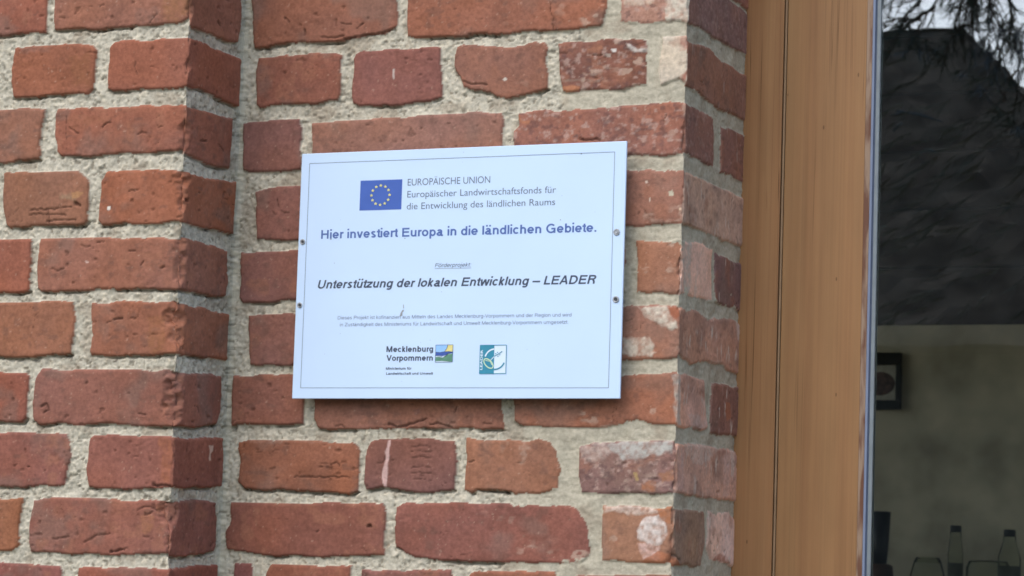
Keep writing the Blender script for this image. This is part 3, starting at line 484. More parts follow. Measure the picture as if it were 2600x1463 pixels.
# ---- positions along the folded strip
ZD = pier_depth(ZZ)
X = np.empty_like(UU); Y = np.empty_like(UU); NX = np.zeros_like(UU); NY = np.zeros_like(UU)
s1 = UU <= UC1; s2 = (UU > UC1) & (UU <= UC2); s3 = (UU > UC2) & (UU <= UC3); s4 = UU > UC3
X[s1] = XP + (UU - UC1)[s1]; Y[s1] = -ZD[s1]; NY[s1] = -1
X[s2] = XP; Y[s2] = (-ZD * (1 - (UU - UC1) / D0))[s2]; NX[s2] = 1
X[s3] = XP + (UU - UC2)[s3]; Y[s3] = 0; NY[s3] = -1
X[s4] = XV; Y[s4] = (UU - UC3)[s4]; NX[s4] = 1
for uc, r in ((UC1, .006), (UC3, .006)):
    near = abs(UU - uc) < r
    t = np.clip((UU - uc + r) / (2 * r), 0, 1) * math.pi / 2
    NX[near] = np.sin(t)[near]; NY[near] = -np.cos(t)[near]
cc = abs(UU - UC2) < GS * .6
NX[cc] = .7071; NY[cc] = -.7071; H[cc] = np.minimum(H[cc], -1.5)
X += NX * H * 1e-3; Y += NY * H * 1e-3
ZF = ZZ + Z0

def grid_mesh(name, i0, i1, mat, parent):
    a = slice(i0, i1 + 1); w_ = i1 - i0 + 1
    co = np.stack([X[:, a], Y[:, a], ZF[:, a]], -1).reshape(-1, 3).astype(np.float32)
    idx = np.arange(nz * w_).reshape(nz, w_)
    fc = np.stack([idx[:-1, :-1], idx[:-1, 1:], idx[1:, 1:], idx[1:, :-1]], -1).reshape(-1)
    me = bpy.data.meshes.new(name); nf = len(fc) // 4
    me.vertices.add(len(co)); me.vertices.foreach_set('co', co.ravel())
    me.loops.add(len(fc)); me.loops.foreach_set('vertex_index', fc.astype(np.int32))
    me.polygons.add(nf); me.polygons.foreach_set('loop_start', np.arange(0, nf * 4, 4, dtype=np.int32))
    me.polygons.foreach_set('loop_total', np.full(nf, 4, np.int32)) if False else None
    me.update(calc_edges=True); me.validate()
    me.polygons.foreach_set('use_smooth', np.ones(nf, bool))
    ca = me.color_attributes.new('Col', 'FLOAT_COLOR', 'POINT')
    cv = np.concatenate([C[:, a].reshape(-1, 3), mort[:, a].reshape(-1, 1)], -1).astype(np.float32)
    ca.data.foreach_set('color', cv.ravel())
    return link_mesh(name, me, mat, parent)

mb = bpy.data.materials.new('old_brick_and_mortar'); n, b = nodes(mb)
at = N(n, 'ShaderNodeAttribute', attribute_name='Col')
tc = N(n, 'ShaderNodeTexCoord')
no = N(n, 'ShaderNodeTexNoise', i_Scale=700.0, i_Detail=3.0); n.links.new(tc.outputs['Object'], no.inputs['Vector'])
no2 = N(n, 'ShaderNodeTexNoise', i_Scale=260.0, i_Detail=4.0); n.links.new(tc.outputs['Object'], no2.inputs['Vector'])
mr = N(n, 'ShaderNodeMapRange', i_1=0.28, i_2=0.72, i_3=0.86, i_4=1.14); n.links.new(no2.outputs['Fac'], mr.inputs[0])
hs = N(n, 'ShaderNodeHueSaturation'); n.links.new(at.outputs['Color'], hs.inputs['Color']); n.links.new(mr.outputs[0], hs.inputs['Value'])
n.links.new(hs.outputs[0], b.inputs['Base Color'])
b.inputs['Roughness'].default_value = 0.92; b.inputs['Specular IOR Level'].default_value = 0.18
bp = N(n, 'ShaderNodeBump', i_Strength=0.35, i_Distance=0.0012); n.links.new(no.outputs['Fac'], bp.inputs['Height'])
n.links.new(bp.outputs[0], b.inputs['Normal'])

wall = empty('brick_wall')
tag(wall, 'weathered red brick wall with projecting pier and pale lime mortar, beside wooden window', 'wall')
pier = grid_mesh('pier', 0, k2, mb, wall)
panel_m = grid_mesh('wall_face', k2, nu - 1, mb, wall)

# the rest of the facade outside the photograph
def facade_mat():
    mt = bpy.data.materials.new('plain_brickwork'); n, b = nodes(mt)
    tc = N(n, 'ShaderNodeTexCoord'); mp = N(n, 'ShaderNodeMapping'); mp.inputs['Rotation'].default_value = (math.radians(90), 0, 0)
    n.links.new(tc.outputs['Object'], mp.inputs['Vector'])
    br = N(n, 'ShaderNodeTexBrick', i_Scale=1.0); br.inputs['Brick Width'].default_value = 0.25; br.inputs['Row Height'].default_value = 0.077
    br.inputs['Mortar Size'].default_value = 0.0065; br.inputs['Mortar Smooth'].default_value = 0.3; br.inputs['Color1'].default_value = (*lin((150, 86, 68)), 1); br.inputs['Color2'].default_value = (*lin((126, 78, 68)), 1); br.inputs['Mortar'].default_value = (*lin((180, 172, 156)), 1)
    n.links.new(mp.outputs[0], br.inputs['Vector'])
    no = N(n, 'ShaderNodeTexNoise', i_Scale=25.0, i_Detail=6.0); n.links.new(tc.outputs['Object'], no.inputs['Vector'])
    mr = N(n, 'ShaderNodeMapRange', i_1=.3, i_2=.7, i_3=.8, i_4=1.15); n.links.new(no.outputs['Fac'], mr.inputs[0])
    hs = N(n, 'ShaderNodeHueSaturation'); n.links.new(br.outputs['Color'], hs.inputs['Color']); n.links.new(mr.outputs[0], hs.inputs['Value'])
    n.links.new(hs.outputs[0], b.inputs['Base Color']); b.inputs['Roughness'].default_value = .92
    bp = N(n, 'ShaderNodeBump', i_Strength=.6, i_Distance=.004); n.links.new(br.outputs['Fac'], bp.inputs['Height']); bp.invert = True
    n.links.new(bp.outputs[0], b.inputs['Normal'])
    return mt
fm = facade_mat()
bm = bmesh.new()
ZLO, ZHI = Z0 + ZB, Z0 + ZT
WX1 = 1.47                                             # right side of the window opening
box(bm, -1.6, U0 - UC1 + XP, -0.13, 0.40, 0, 3.6)      # pier further left
box(bm, U0 - UC1 + XP, XP, -0.13, 0.40, ZHI, 3.6); box(bm, U0 - UC1 + XP, XP - .002, -0.125, 0.40, 0, ZLO)
box(bm, XP, XV - .003, 0.003, 0.40, ZHI, 3.6); box(bm, XP, XV - .003, 0.003, 0.40, 0, ZLO)
box(bm, -0.79, XP - .02, -0.09, 0.40, ZLO, ZHI); box(bm, XP - .02, XV - .02, 0.03, 0.40, ZLO, ZHI)   # core behind the faced bricks
box(bm, WX1, 4.2, 0.0, 0.40, 0, 3.6); box(bm, XV - .003, WX1, 0.0, 0.40, 2.95, 3.6); box(bm, XV - .003, WX1, 0.0, 0.40, 0, 0.95)
bm_obj('outer_brickwork', bm, fm, wall)
# ================================================================== the sign
SROT = 0.00355
sign = empty('information_sign', (0.00363, -0.020, Z0 - 0.00106)); sign.scale = (.9972, .9972, .9972); sign.rotation_euler = (0, -SROT, 0)
tag(sign, 'white rectangular funding plaque with blue flag emblem, screwed onto the red brick wall', 'sign')
def lk(name, me, mat, parent=sign, loc=(0, 0, 0)):
    return link_mesh(name, me, mat, parent, loc)
m_pan = plain('sign_white', (.57, .735, .945), rough=0.42, spec=0.35, var=0.02, scale=9)
m_blk = plain('print_slate', lin((66, 76, 96)), rough=0.5, var=0.05)
m_blu = plain('print_blue', lin((82, 108, 168)), rough=0.5, var=0.05)
m_gry = plain('print_grey', lin((92, 104, 124)), rough=0.5, var=0.05)
m_sml = plain('print_small', lin((112, 126, 152)), rough=0.5, var=0.05)
m_flag = plain('flag_blue', lin((68, 100, 178)), rough=0.5, var=0.05)
m_star = plain('star_yellow', lin((232, 228, 150)), rough=0.5, var=0.03)
bm = bmesh.new(); box(bm, -.2098, .2098, 0.0, 0.0032, -.1485, .1485, bevel=0.0007)
bm_obj('panel', bm, m_pan, sign, loc=(0, 0, 0))
# spacers that hold it off the uneven bricks
SCR = [(-203.65, 40.76), (200.48, 42.87), (201.66, -34.82), (-204.15, -36.07)]
m_spc = plain('spacer_grey', (.2, .2, .2))
for sx, sz in SCR:
    bm = bmesh.new(); bmesh.ops.create_cone(bm, cap_ends=True, segments=16, radius1=.0035, radius2=.0035, depth=.0165, matrix=Matrix.Translation((sx / 1000, .0115, sz / 1000)) @ Matrix.Rotation(math.pi / 2, 4, 'X'))
    bm_obj('spacer', bm, m_spc, sign, loc=(0, 0, 0))

def sheet(polys, lvl):
    """flat printed shapes (mm) -> mesh just in front of the panel"""
    me = bpy.data.meshes.new('print'); bm = bmesh.new()
    for pts, mi in polys:
        a = sum(p[0] * q[1] - q[0] * p[1] for p, q in zip(pts, pts[1:] + pts[:1]))
        if a < 0: pts = pts[::-1]
        f = bm.faces.new([bm.verts.new((x / 1000, -0.00018 * (lvl + mi * 0), y / 1000)) for x, y in pts]); f.material_index = mi
    bmesh.ops.triangulate(bm, faces=bm.faces[:])
    bm.to_mesh(me); bm.free(); return me
def stroke(pts, w_):
    out = []
    L, R = [], []
    for i, p in enumerate(pts):
        a = Vector(pts[max(i - 1, 0)]); c = Vector(pts[min(i + 1, len(pts) - 1)]); d = (c - a).normalized(); nrm = Vector((-d.y, d.x)) * w_ / 2
        L.append((p[0] + nrm.x, p[1] + nrm.y)); R.append((p[0] - nrm.x, p[1] - nrm.y))
    return [[L[i], L[i + 1], R[i + 1], R[i]] for i in range(len(pts) - 1)]
# thin border line
bdr = [(-198.6, 136.2), (195.3, 136.2), (195.6, -136.2), (-198.6, -135.6)]
pl = []
for a, c in zip(bdr, bdr[1:] + bdr[:1]): pl += [(q_, 0) for q_ in stroke([a, c], .55)]
lk('border_line', sheet(pl, 1), m_gry)

def text_mesh(body, bold=0.0, shear=0.0):
    cu = bpy.data.curves.new('txt', 'FONT'); cu.body = body; cu.size = 1.0; cu.offset = bold; cu.shear = shear
    cu.resolution_u = 6
    cu.fill_mode = 'FRONT'
    ob = bpy.data.objects.new('txt', cu); COL.objects.link(ob)
    dg = bpy.context.evaluated_depsgraph_get()
    me = bpy.data.meshes.new_from_object(ob.evaluated_get(dg))
    bpy.data.objects.remove(ob); bpy.data.curves.remove(cu)
    return me
def grotesque(body, wt):
    """plain sans letters drawn as strokes of even weight (units: cap height 718, x-height 523)"""
    h = wt / 2; X = 523; CAP = 718; out = []; cur = 0.0
    def arc(cx, cy, rx, ry, a0, a1, n_=18):
        return [(cx + rx * math.cos(math.radians(a0 + (a1 - a0) * i / n_)), cy + ry * math.sin(math.radians(a0 + (a1 - a0) * i / n_))) for i in range(n_ + 1)]
    def bowl(cx, rx): return arc(cx, X / 2, rx - h, X / 2 + 10 - h, 0, 360, 32)
    def arch(xl, xr):
        c, rx = (xl + xr) / 2, (xr - xl) / 2
        return arc(c, X + 10 - h - rx * 1.0, rx, rx * 1.0, 165, 0, 12) + [(xr, 0)]
    def dots(x): return [[(x - 110 - h, CAP - h * .2), (x - 110 + h, CAP - h * .2)], [(x + 110 - h, CAP - h * .2), (x + 110 + h, CAP - h * .2)]]
    def dot(x, y): return [[(x - h, y), (x + h, y)]]
    L, R_ = 66 + h, 490 - h
    def base(ch):
        S = []
        if ch == 'o': return 556, [bowl(278, 240)]
        if ch in 'bp': return 556, [[(L, CAP if ch == 'b' else X), (L, 0 if ch == 'b' else -207)], bowl(66 + 226, 226)]
        if ch in 'dg':
            S = [bowl(490 - 226, 226)]
            S.append([(R_, CAP if ch == 'd' else X), (R_, 0)] if ch == 'd' else [(R_, X), (R_, -40)] + arc(278, -45, R_ - 278, 165 - h, 0, -150, 12))
            return 556, S
        if ch == 'a': return 556, [arc(262, X - 150, 190 - h, 160 - h, 165, 0, 12) + [(452 - h, 90), (468 - h, 40), (520, h * .7)], arc(250, 150, 212 - h, 160 - h, 30, 345, 20), [(452 - h, 330), (330, 305), (180, 285)]]
        if ch == 'e': return 556, [arc(278, X / 2, 238 - h, X / 2 + 10 - h, 0, 320, 26), [(40 + h, X / 2 - 8), (516 - h * .4, X / 2 - 8)]]
        if ch == 'c': return 500, [arc(262, X / 2, 226 - h, X / 2 + 10 - h, 42, 318, 24)]
        if ch in 'nh': return 556, [[(L, CAP if ch == 'h' else X), (L, 0)], arch(L, R_)]
        if ch == 'm': return 833, [[(L, X), (L, 0)], arch(L, 418), arch(418, 768 - h)]
        if ch == 'u':
            c, rx = 278, (R_ - L) / 2
            return 556, [[(L, X)] + arc(c, rx - 10 + h, rx, rx, 180, 345, 12), [(R_, X), (R_, 0)]]
        if ch == 'r': return 333, [[(L, X), (L, 0)], arc(L + 190, X - 190 + 5, 190, 180 - h + 10, 165, 88, 8)]
        if ch == 's': return 500, [arc(250, X - 132, 178 - h, 142 - h, 20, 215, 14) + arc(250, 132, 186 - h, 142 - h, 60, -160, 16)]
        if ch == 't': return 278, [[(95 + h, 660), (95 + h, 110)] + arc(95 + h + 100, 100, 100, 100 - h * .8, 180, 285, 8), [(15, X - h * .8), (262, X - h * .8)]]
        if ch == 'f': return 278, [[(88 + h, 0), (88 + h, 580)] + arc(88 + h + 105, 600, 105, 118 - h * .5, 180, 80, 8), [(14, X - h * .8), (262, X - h * .8)]]
        if ch == 'i': return 222, [[(111, X), (111, 0)], *dot(111, CAP - h * .2)]
        if ch == 'j': return 222, [[(111, X), (111, -120)] + arc(31, -120, 80, 88 - h * .5, 0, -95, 7), *dot(111, CAP - h * .2)]
        if ch == 'l': return 222, [[(111, CAP), (111, 0)]]
        if ch == 'k': return 500, [[(L, CAP), (L, 0)], [(440 - h, X), (L, 180)], [(200, 290), (450 - h, 0)]]
        if ch == 'v': return 500, [[(20 + h, X), (250, 0)], [(480 - h, X), (250, 0)]]
        if ch == 'w': return 722, [[(20 + h, X), (195, 0)], [(361, X), (195, 0)], [(361, X), (527, 0)], [(702 - h, X), (527, 0)]]
        if ch == 'z': return 500, [[(35, X - h), (465, X - h)], [(435 - h * .2, X - h * 1.4), (65 + h * .2, h * 1.4)], [(30, h), (470, h)]]
        if ch == 'H': return 722, [[(80 + h, CAP), (80 + h, 0)], [(642 - h, CAP), (642 - h, 0)], [(80, 375), (642, 375)]]
        if ch in 'EF': return (667 if ch == 'E' else 611), [[(85 + h, CAP), (85 + h, 0)], [(85, CAP - h), (612, CAP - h)], [(85, 375), (575, 375)]] + ([[(85, h), (620, h)]] if ch == 'E' else [])
        if ch == 'L': return 556, [[(80 + h, CAP), (80 + h, 0)], [(80, h), (535, h)]]
        if ch == 'U': return 722, [[(80 + h, CAP), (80 + h, 260)] + arc(361, 260, 281 - h, 275 - h, 180, 360, 18) + [(642 - h, CAP)]]
        if ch == 'D': return 722, [[(85 + h, CAP), (85 + h, 0)], [(85, CAP - h), (340, CAP - h)] + arc(340, 359, 330 - h, 359 - h, 90, -90, 20) + [(85, h)]]
        if ch in 'PR': return (667 if ch == 'P' else 722), [[(85 + h, CAP), (85 + h, 0)], [(85, CAP - h), (430, CAP - h)] + arc(430, 520, 198 - h, 198 - h, 90, -90, 14) + [(85, 322 + h)]] + ([[(440, 330), (600 - h, 190), (615 - h, 0)]] if ch == 'R' else [])
        if ch == 'A': return 667, [[(20 + h, 0), (333, CAP)], [(647 - h, 0), (333, CAP)], [(150, 225), (516, 225)]]
        if ch == 'V': return 667, [[(20 + h, CAP), (333, 0)], [(647 - h, CAP), (333, 0)]]
        if ch == 'M': return 833, [[(75 + h, CAP), (75 + h, 0)], [(758 - h, CAP), (758 - h, 0)], [(75 + h * 1.3, CAP), (416, 0)], [(758 - h * 1.3, CAP), (416, 0)]]
        if ch == 'G': return 778, [arc(390, 359, 345 - h, 378 - h, 42, 340, 28), [(700 - h, 340), (700 - h, 0)], [(410, 340), (700, 340)]]
        if ch == 'Z': return 611, [[(40, CAP - h), (575, CAP - h)], [(540, CAP - h * 1.5), (70, h * 1.5)], [(30, h), (580, h)]]
        if ch == '.': return 278, [[(139 - h, h), (139 + h, h)]]
        if ch == ':': return 278, [[(139 - h, h), (139 + h, h)], [(139 - h, X - h), (139 + h, X - h)]]
        if ch == '-': return 333, [[(40, 265), (293, 265)]]
        if ch == '–': return 556, [[(0, 265), (556, 265)]]
        return 278, []
    for ch in body:
        um = {'ä': 'a', 'ö': 'o', 'ü': 'u'}.get(ch)
        adv, st_ = base(um or ch)
        if um: st_ = st_ + dots(278)
        for p in st_: out.append([(cur + x, y) for x, y in p])
        cur += adv - (24 if wt > 100 else 10)
    return out
def sans_text(body, x0, x1, zb, cap, mat, wt, shear=0.0):
    pl_ = grotesque(body, wt); k = cap / 718
    pts = [p for q in pl_ for p in q]; a = min(x + shear * y for x, y in pts) - wt / 2 * .6; b_ = max(x + shear * y for x, y in pts) + wt / 2 * .6
    sx = (x1 - x0) / (b_ - a); bm = bmesh.new()
    for i, q in enumerate(pl_):
        for quad in stroke(q, wt):
            bm.faces.new([bm.verts.new(((x0 + (x + shear * y - a) * sx) / 1000, -0.00018 - (i % 7) * 8e-6, (zb + y * k) / 1000)) for x, y in quad])
    bmesh.ops.recalc_face_normals(bm, faces=bm.faces[:])
    me = bpy.data.meshes.new('text_line'); bm.to_mesh(me); bm.free()
    return lk('text_line', me, mat)
def text(body, x0, x1, zb, cap, mat, bold=0.0, shear=0.0, rot=False, name='text_line', lvl=1, parent=sign):
    hh = text_mesh('H', bold, 0); ch = max(v.co.y for v in hh.vertices) - min(v.co.y for v in hh.vertices); bpy.data.meshes.remove(hh)
    me = text_mesh(body, bold, shear)
    xs = [v.co.x for v in me.vertices]; a, b_ = min(xs), max(xs)
    sx = (x1 - x0) / (b_ - a) / 1000; sy = cap / ch / 1000
    bm = bmesh.new(); bm.from_mesh(me)
    for v in bm.verts: v.co = (x0 / 1000 + (v.co.x - a) * sx, -0.00018 * lvl, zb / 1000 + v.co.y * sy)
    if rot:
        for v in bm.verts: v.co = (zb / 1000 - (v.co.z - zb / 1000), v.co.y, v.co.x)
    bm.to_mesh(me); bm.free()
    me.name = name
    o = lk(name, me, mat, parent)
    return o
text('EUROPÄISCHE UNION', -66.7, 39.98, 105.1, 8.0, m_gry, bold=-.004)
text('Europäischer Landwirtschaftsfonds für', -66.67, 123.65, 90.8, 7.75, m_gry, bold=-.004)
text('die Entwicklung des ländlichen Raums', -66.85, 123.08, 76.5, 7.75, m_gry, bold=-.004)
sans_text('Hier investiert Europa in die ländlichen Gebiete.', -179.9, 176.04, 43.9, 10.6, m_blu, 130)
sans_text('Förderprojekt:', -27.3, 19.5, 6.6, 4.7, m_gry, 84, .21)
lk('underline', sheet([(q_, 0) for q_ in stroke([(-27.4, 5.1), (19.5, 4.9)], .4)], 1), m_gry)
sans_text('Unterstützung der lokalen Entwicklung – LEADER', -180.4, 176.5, -16.3, 10.2, m_blk, 128, .21)
sans_text('Dieses Projekt ist kofinanziert aus Mitteln des Landes Mecklenburg-Vorpommern und der Region und wird', -152.7, 147.4, -53.8, 4.1, m_sml, 82)
sans_text('in Zuständigkeit des Ministeriums für Landwirtschaft und Umwelt Mecklenburg-Vorpommern umgesetzt.', -149.5, 144.1, -62.1, 4.1, m_sml, 82)
sans_text('Mecklenburg', -86.3, -26.2, -93.3, 6.8, m_blk, 142)
sans_text('Vorpommern', -85.9, -26.2, -103.8, 6.8, m_blk, 142)
sans_text('Ministerium für', -86.3, -52.8, -114.3, 2.9, m_blk, 130)
sans_text('Landwirtschaft und Umwelt', -86.1, -24.8, -120.3, 2.9, m_blk, 130)
# flag with a ring of twelve stars
fl_ = lk('flag_emblem', sheet([([(-129.2, 113.0), (-74.0, 113.0), (-74.0, 76.85), (-129.3, 76.85)], 0)], 1), m_flag)
stars = None
for k in range(12):
    cx, cy = -102.0 + 12.0 * math.sin(k * math.pi / 6), 94.75 + 11.7 * math.cos(k * math.pi / 6)
    pts = []
    for j in range(10):
        r_ = 2.05 if j % 2 == 0 else 0.95
        pts.append((cx + r_ * math.sin(j * math.pi / 5), cy + r_ * math.cos(j * math.pi / 5)))
    st_ = lk('star', sheet([(pts, 0)], 2), m_star, fl_)
# landscape emblem: sky, cornfield, sea, meadow
m_sky1 = plain('emblem_sky', lin((150, 196, 246)), var=.06, scale=90); m_yel = plain('emblem_yellow', lin((226, 214, 140)), var=.08, scale=200)
m_sea = plain('emblem_sea', lin((64, 92, 166)), var=.1, scale=200); m_grn = plain('emblem_green', lin((92, 140, 116)), var=.15, scale=150); m_wht = plain('emblem_white', lin((214, 232, 246)), var=.02)
m_tea = plain('emblem_teal', lin((54, 138, 164)), var=.04); m_lim = plain('emblem_lime', lin((206, 228, 186)), var=.03); m_dk = plain('emblem_line', lin((74, 96, 128)), var=.03)
em = lk('landscape_emblem', sheet([([(-22.5, -85.5), (-.4, -85.5), (-.65, -105.6), (-22.6, -105.6)], 0)], 1), m_wht)
lk('sky_field', sheet([([(-22.3, -85.7), (-7.6, -85.7), (-8.7, -89.6), (-11.3, -93.2), (-16.6, -94.1), (-22.3, -93.7)], 0)], 2), m_sky1, em)
lk('corn_field', sheet([([(-6.6, -85.7), (-.6, -85.7), (-.6, -93.1), (-10.6, -93.3), (-8.0, -89.8)], 0)], 2), m_yel, em)
lk('sea_field', sheet([([(-22.3, -94.0), (-16.6, -94.5), (-11.3, -93.5), (-.6, -93.3), (-.6, -95.5), (-7.4, -95.9), (-9.4, -97.6), (-13.6, -98.6), (-17.9, -97.8), (-22.4, -98.0)], 0)], 2), m_sea, em)
lk('meadow_field', sheet([([(-22.4, -99.6), (-17.9, -99.4), (-13.6, -100.3), (-9.0, -98.9), (-7.0, -96.6), (-.6, -95.7), (-.75, -105.2), (-6, -104.9), (-14, -104.2), (-22.5, -104.4)], 0)], 2), m_grn, em)
fr_ = [(-22.4, -85.5), (-.35, -85.4), (-.65, -105.6), (-22.6, -105.7)]
pl = []
for a, c in zip(fr_, fr_[1:] + fr_[:1]): pl += [(q_, 0) for q_ in stroke([a, c], .5)]
for cv in ([(-6.9, -84.9), (-8.3, -89.6), (-11.0, -93.3), (-16.6, -94.3), (-22.4, -93.9)], [(-11, -93.4), (-5, -93.1), (-.1, -94.0)], [(-23.2, -98.2), (-17.9, -98.2), (-13.6, -99.2)]):
    pl += [(q_, 0) for q_ in stroke(cv, .5)]
lk('outline', sheet(pl, 3), m_dk, em)
# square teal emblem
le = lk('sprout_emblem', sheet([([(34.4, -86.2), (67.6, -86.25), (67.8, -119.35), (34.5, -119.4)], 0)], 1), m_wht)
lk('teal_field', sheet([([(34.4, -86.2), (52.3, -86.25), (52.7, -119.35), (34.5, -119.4)], 0)], 2), m_tea, le)
fr_ = [(34.4, -86.2), (67.6, -86.25), (67.8, -119.35), (34.5, -119.4)]; pl = []
for a, c in zip(fr_, fr_[1:] + fr_[:1]): pl += [(q_, 0) for q_ in stroke([a, c], .8)]
arc = lambda t0, t1, n_: [(53.4 + 12.6 * math.cos(math.radians(t0 + (t1 - t0) * i / n_)), -102.6 + 11.9 * math.sin(math.radians(t0 + (t1 - t0) * i / n_))) for i in range(n_ + 1)]
pl += [(q_, 0) for q_ in stroke(arc(-95, -20, 10), 1.6)]
pl += [(q_, 0) for q_ in stroke([(52.7, -99.2), (57, -97.0), (61.6, -94.1)], .9)]
for dx, dz in ((54.4, -96.2), (56.6, -94.7), (59.5, -97.5), (57.3, -99.4), (61.8, -93.9)):
    pl.append(([(dx + .9 * math.cos(t), dz + .6 * math.sin(t)) for t in [k * math.pi / 3 for k in range(6)]], 0))
lk('frame_and_sprig', sheet(pl, 3), m_tea, le)
pl = [(q_, 0) for q_ in stroke(arc(165, 96, 10), 1.7)] + [(q_, 0) for q_ in stroke([(48.2, -103.8), (52.4, -99.6)], .9)]
lk('white_arc', sheet(pl, 3), m_wht, le)
ring = []
ca_, sa_ = math.cos(math.radians(-42)), math.sin(math.radians(-42))
for k in range(25):
    t = 2 * math.pi * k / 24; ex, ez = 7.2 * math.cos(t), 3.9 * math.sin(t)
    ring.append((45.6 + ex * ca_ - ez * sa_, -107.6 + ex * sa_ + ez * ca_))
pl = [(q_, 0) for q_ in stroke(ring, 1.2)] + [(q_, 0) for q_ in stroke([(41.5, -104.0), (47.6, -105.0), (50.2, -109.4)], .8)]
lk('leaf_outline', sheet(pl, 3), m_lim, le)
text('LEADER', -115.0, -91.5, 38.0, 3.0, m_wht, bold=.02, rot=True, lvl=3, name='emblem_lettering', parent=le)
# screws: a dished washer and a dark recessed head
m_st = plain('screw_steel', (.40, .42, .44), rough=.45, metal=.6, var=.1, scale=400); m_hd = plain('screw_dark', (.07, .075, .08), rough=.5, metal=.3)
for i, (sx, sz) in enumerate(SCR):
    bm = bmesh.new(); R_ = .0039 if i in (1, 2) else .0034
    prof = [(R_, 0.0), (R_, .0007), (R_ * .82, .0012), (R_ * .62, .0010), (R_ * .60, .0004)]
    lathe(bm, prof, 0, 0, 24)
    for v in bm.verts: v.co = (v.co.x, -v.co.z, v.co.y)
    so = bm_obj('screw', bm, m_st, sign, loc=(sx / 1000, -0.0001, sz / 1000))
    bm = bmesh.new(); lathe(bm, [(R_ * .50, .0004), (R_ * .46, .0012), (R_ * .34, .0014), (R_ * .2, .0009)], 0, 0, 20)
    for v in bm.verts: v.co = (v.co.x, -v.co.z, v.co.y)
    link = bpy.data.meshes.new('screw_head'); bm.to_mesh(link); bm.free()
    ho = bpy.data.objects.new('screw_head', link); COL.objects.link(ho); link.materials.append(m_hd if i != 1 else m_st); ho.parent = so
# dirt: a small brown dropping streak and fly specks
m_drt = plain('dirt_grey', lin((150, 154, 160)), rough=.8); m_spk = plain('fly_speck', lin((128, 140, 156)), rough=.8)
lk('dirt_streak', sheet([([(-66.3, -43.0), (-65.6, -44.6), (-67.4, -46.4), (-67.6, -50.6), (-70.9, -50.9), (-69.9, -47.2), (-68.0, -44.0)], 0), ([(-66.9, -37.0), (-66.2, -37.0), (-65.6, -41.5), (-66.6, -41.8)], 0)], 2), m_drt)
SP = [(4.7, 142.79, .55), (39.81, 145.13, .5), (154.26, 135.45, 1.3), (130.46, 58.86, .9), (173.07, 66.86, .4), (131.39, 87.23, .5), (3.88, 130.9, .35), (-165.8, 43.09, 1.2), (-67.86, 41.75, 1.0), (-159.94, 14.09, .7), (-153.71, 66.25, .4), (-17.67, -22.72, .6), (-148.34, -70.9, .6), (-167.93, -95.26, .5), (-52.74, -67.28, .4), (-30.17, -79.71, .5), (-42.1, -82.29, .5), (-65.09, -128.18, .5), (-59.49, -15.68, .9), (93.53, -91.34, .55), (108.17, -84.97, .35), (89.52, -106.79, .35)]
pl = []
for x, z, r_ in SP:
    ph = random.random() * 6
    pl.append(([(x + r_ * (.6 + .5 * random.random()) * math.cos(ph + k * .9), z + .7 * r_ * (.6 + .5 * random.random()) * math.sin(ph + k * .9)) for k in range(7)], 0))
for p_ in pl: lk('fly_speck', sheet([p_], 2), m_spk)

# ================================================================== the window
WXa, WXp, WXr = 0.3225, 0.4430, 1.28
Zs, Zt = 0.97, 2.93
win = empty('wooden_window', (XV, 0.217, Zs))
tag(win, 'large pale pine window with varnished frame, glazing reflecting trees and a dark thatched roof', 'window')
w1 = wood_mat('pine_frame', lin((165, 126, 86)), lin((150, 108, 71)), lin((140, 94, 60)), gx=26, seed=2.0)
w2 = wood_mat('pine_sash', lin((157, 121, 81)), lin((144, 106, 70)), lin((138, 98, 65)), gx=22, seed=7.7)
w3 = bpy.data.materials.new('torn_varnish'); n, b = nodes(w3)
tc = N(n, 'ShaderNodeTexCoord'); mp = N(n, 'ShaderNodeMapping'); mp.inputs['Scale'].default_value = (90, 90, 14); n.links.new(tc.outputs['Object'], mp.inputs['Vector'])
no = N(n, 'ShaderNodeTexNoise', i_Scale=1.0, i_Detail=4.0); n.links.new(mp.outputs[0], no.inputs['Vector'])
rp = N(n, 'ShaderNodeValToRGB'); e = rp.color_ramp.elements; e[0].position = .40; e[0].color = (*lin((104, 66, 44)), 1); e[1].position = .53; e[1].color = (*lin((150, 126, 104)), 1)
n.links.new(no.outputs['Fac'], rp.inputs[0]); n.links.new(rp.outputs[0], b.inputs['Base Color']); b.inputs['Roughness'].default_value = .6
m_seal = plain('seal_dark', lin((52, 46, 40)), rough=.7); m_strip = plain('seal_tan', lin((150, 124, 96)), rough=.6)
m_bl = plain('silicone_edge', lin((122, 134, 158)), rough=.35, var=.06, scale=30); m_gr = plain('spacer_grey_metal', lin((126, 136, 142)), rough=.4, var=.1, scale=50); m_ga = plain('gasket_dark', lin((72, 84, 104)), rough=.5)
YF = 0.217
def wbox(name, x0, x1, y0, y1, z0, z1, mat, bev=0.0, par=win):
    bm = bmesh.new(); box(bm, x0, x1, y0, y1, z0, z1, bev)
    return bm_obj(name, bm, mat, par)
bm = bmesh.new()
box(bm, 0.20, WXa, YF, .30, Zs - .02, Zt + .02, .0006); box(bm, 1.40, WX1 + .06, YF, .30, Zs - .02, Zt + .02, .0006)
box(bm, WXa + .0003, 1.3997, YF, .30, Zt - .045, Zt + .02, .0006); box(bm, WXa + .0003, 1.3997, YF - .02, .30, Zs - .02, Zs + .045, .0006)
bm_obj('frame', bm, w1, win)
wbox('seal_strip', .3240, .3263, YF + .0012, .27, Zs + .05, Zt - .05, m_strip)
wbox('seal_gap', .3226, .3274, YF + .006, .28, Zs + .05, Zt - .05, m_seal)
sash = None
bm = bmesh.new()
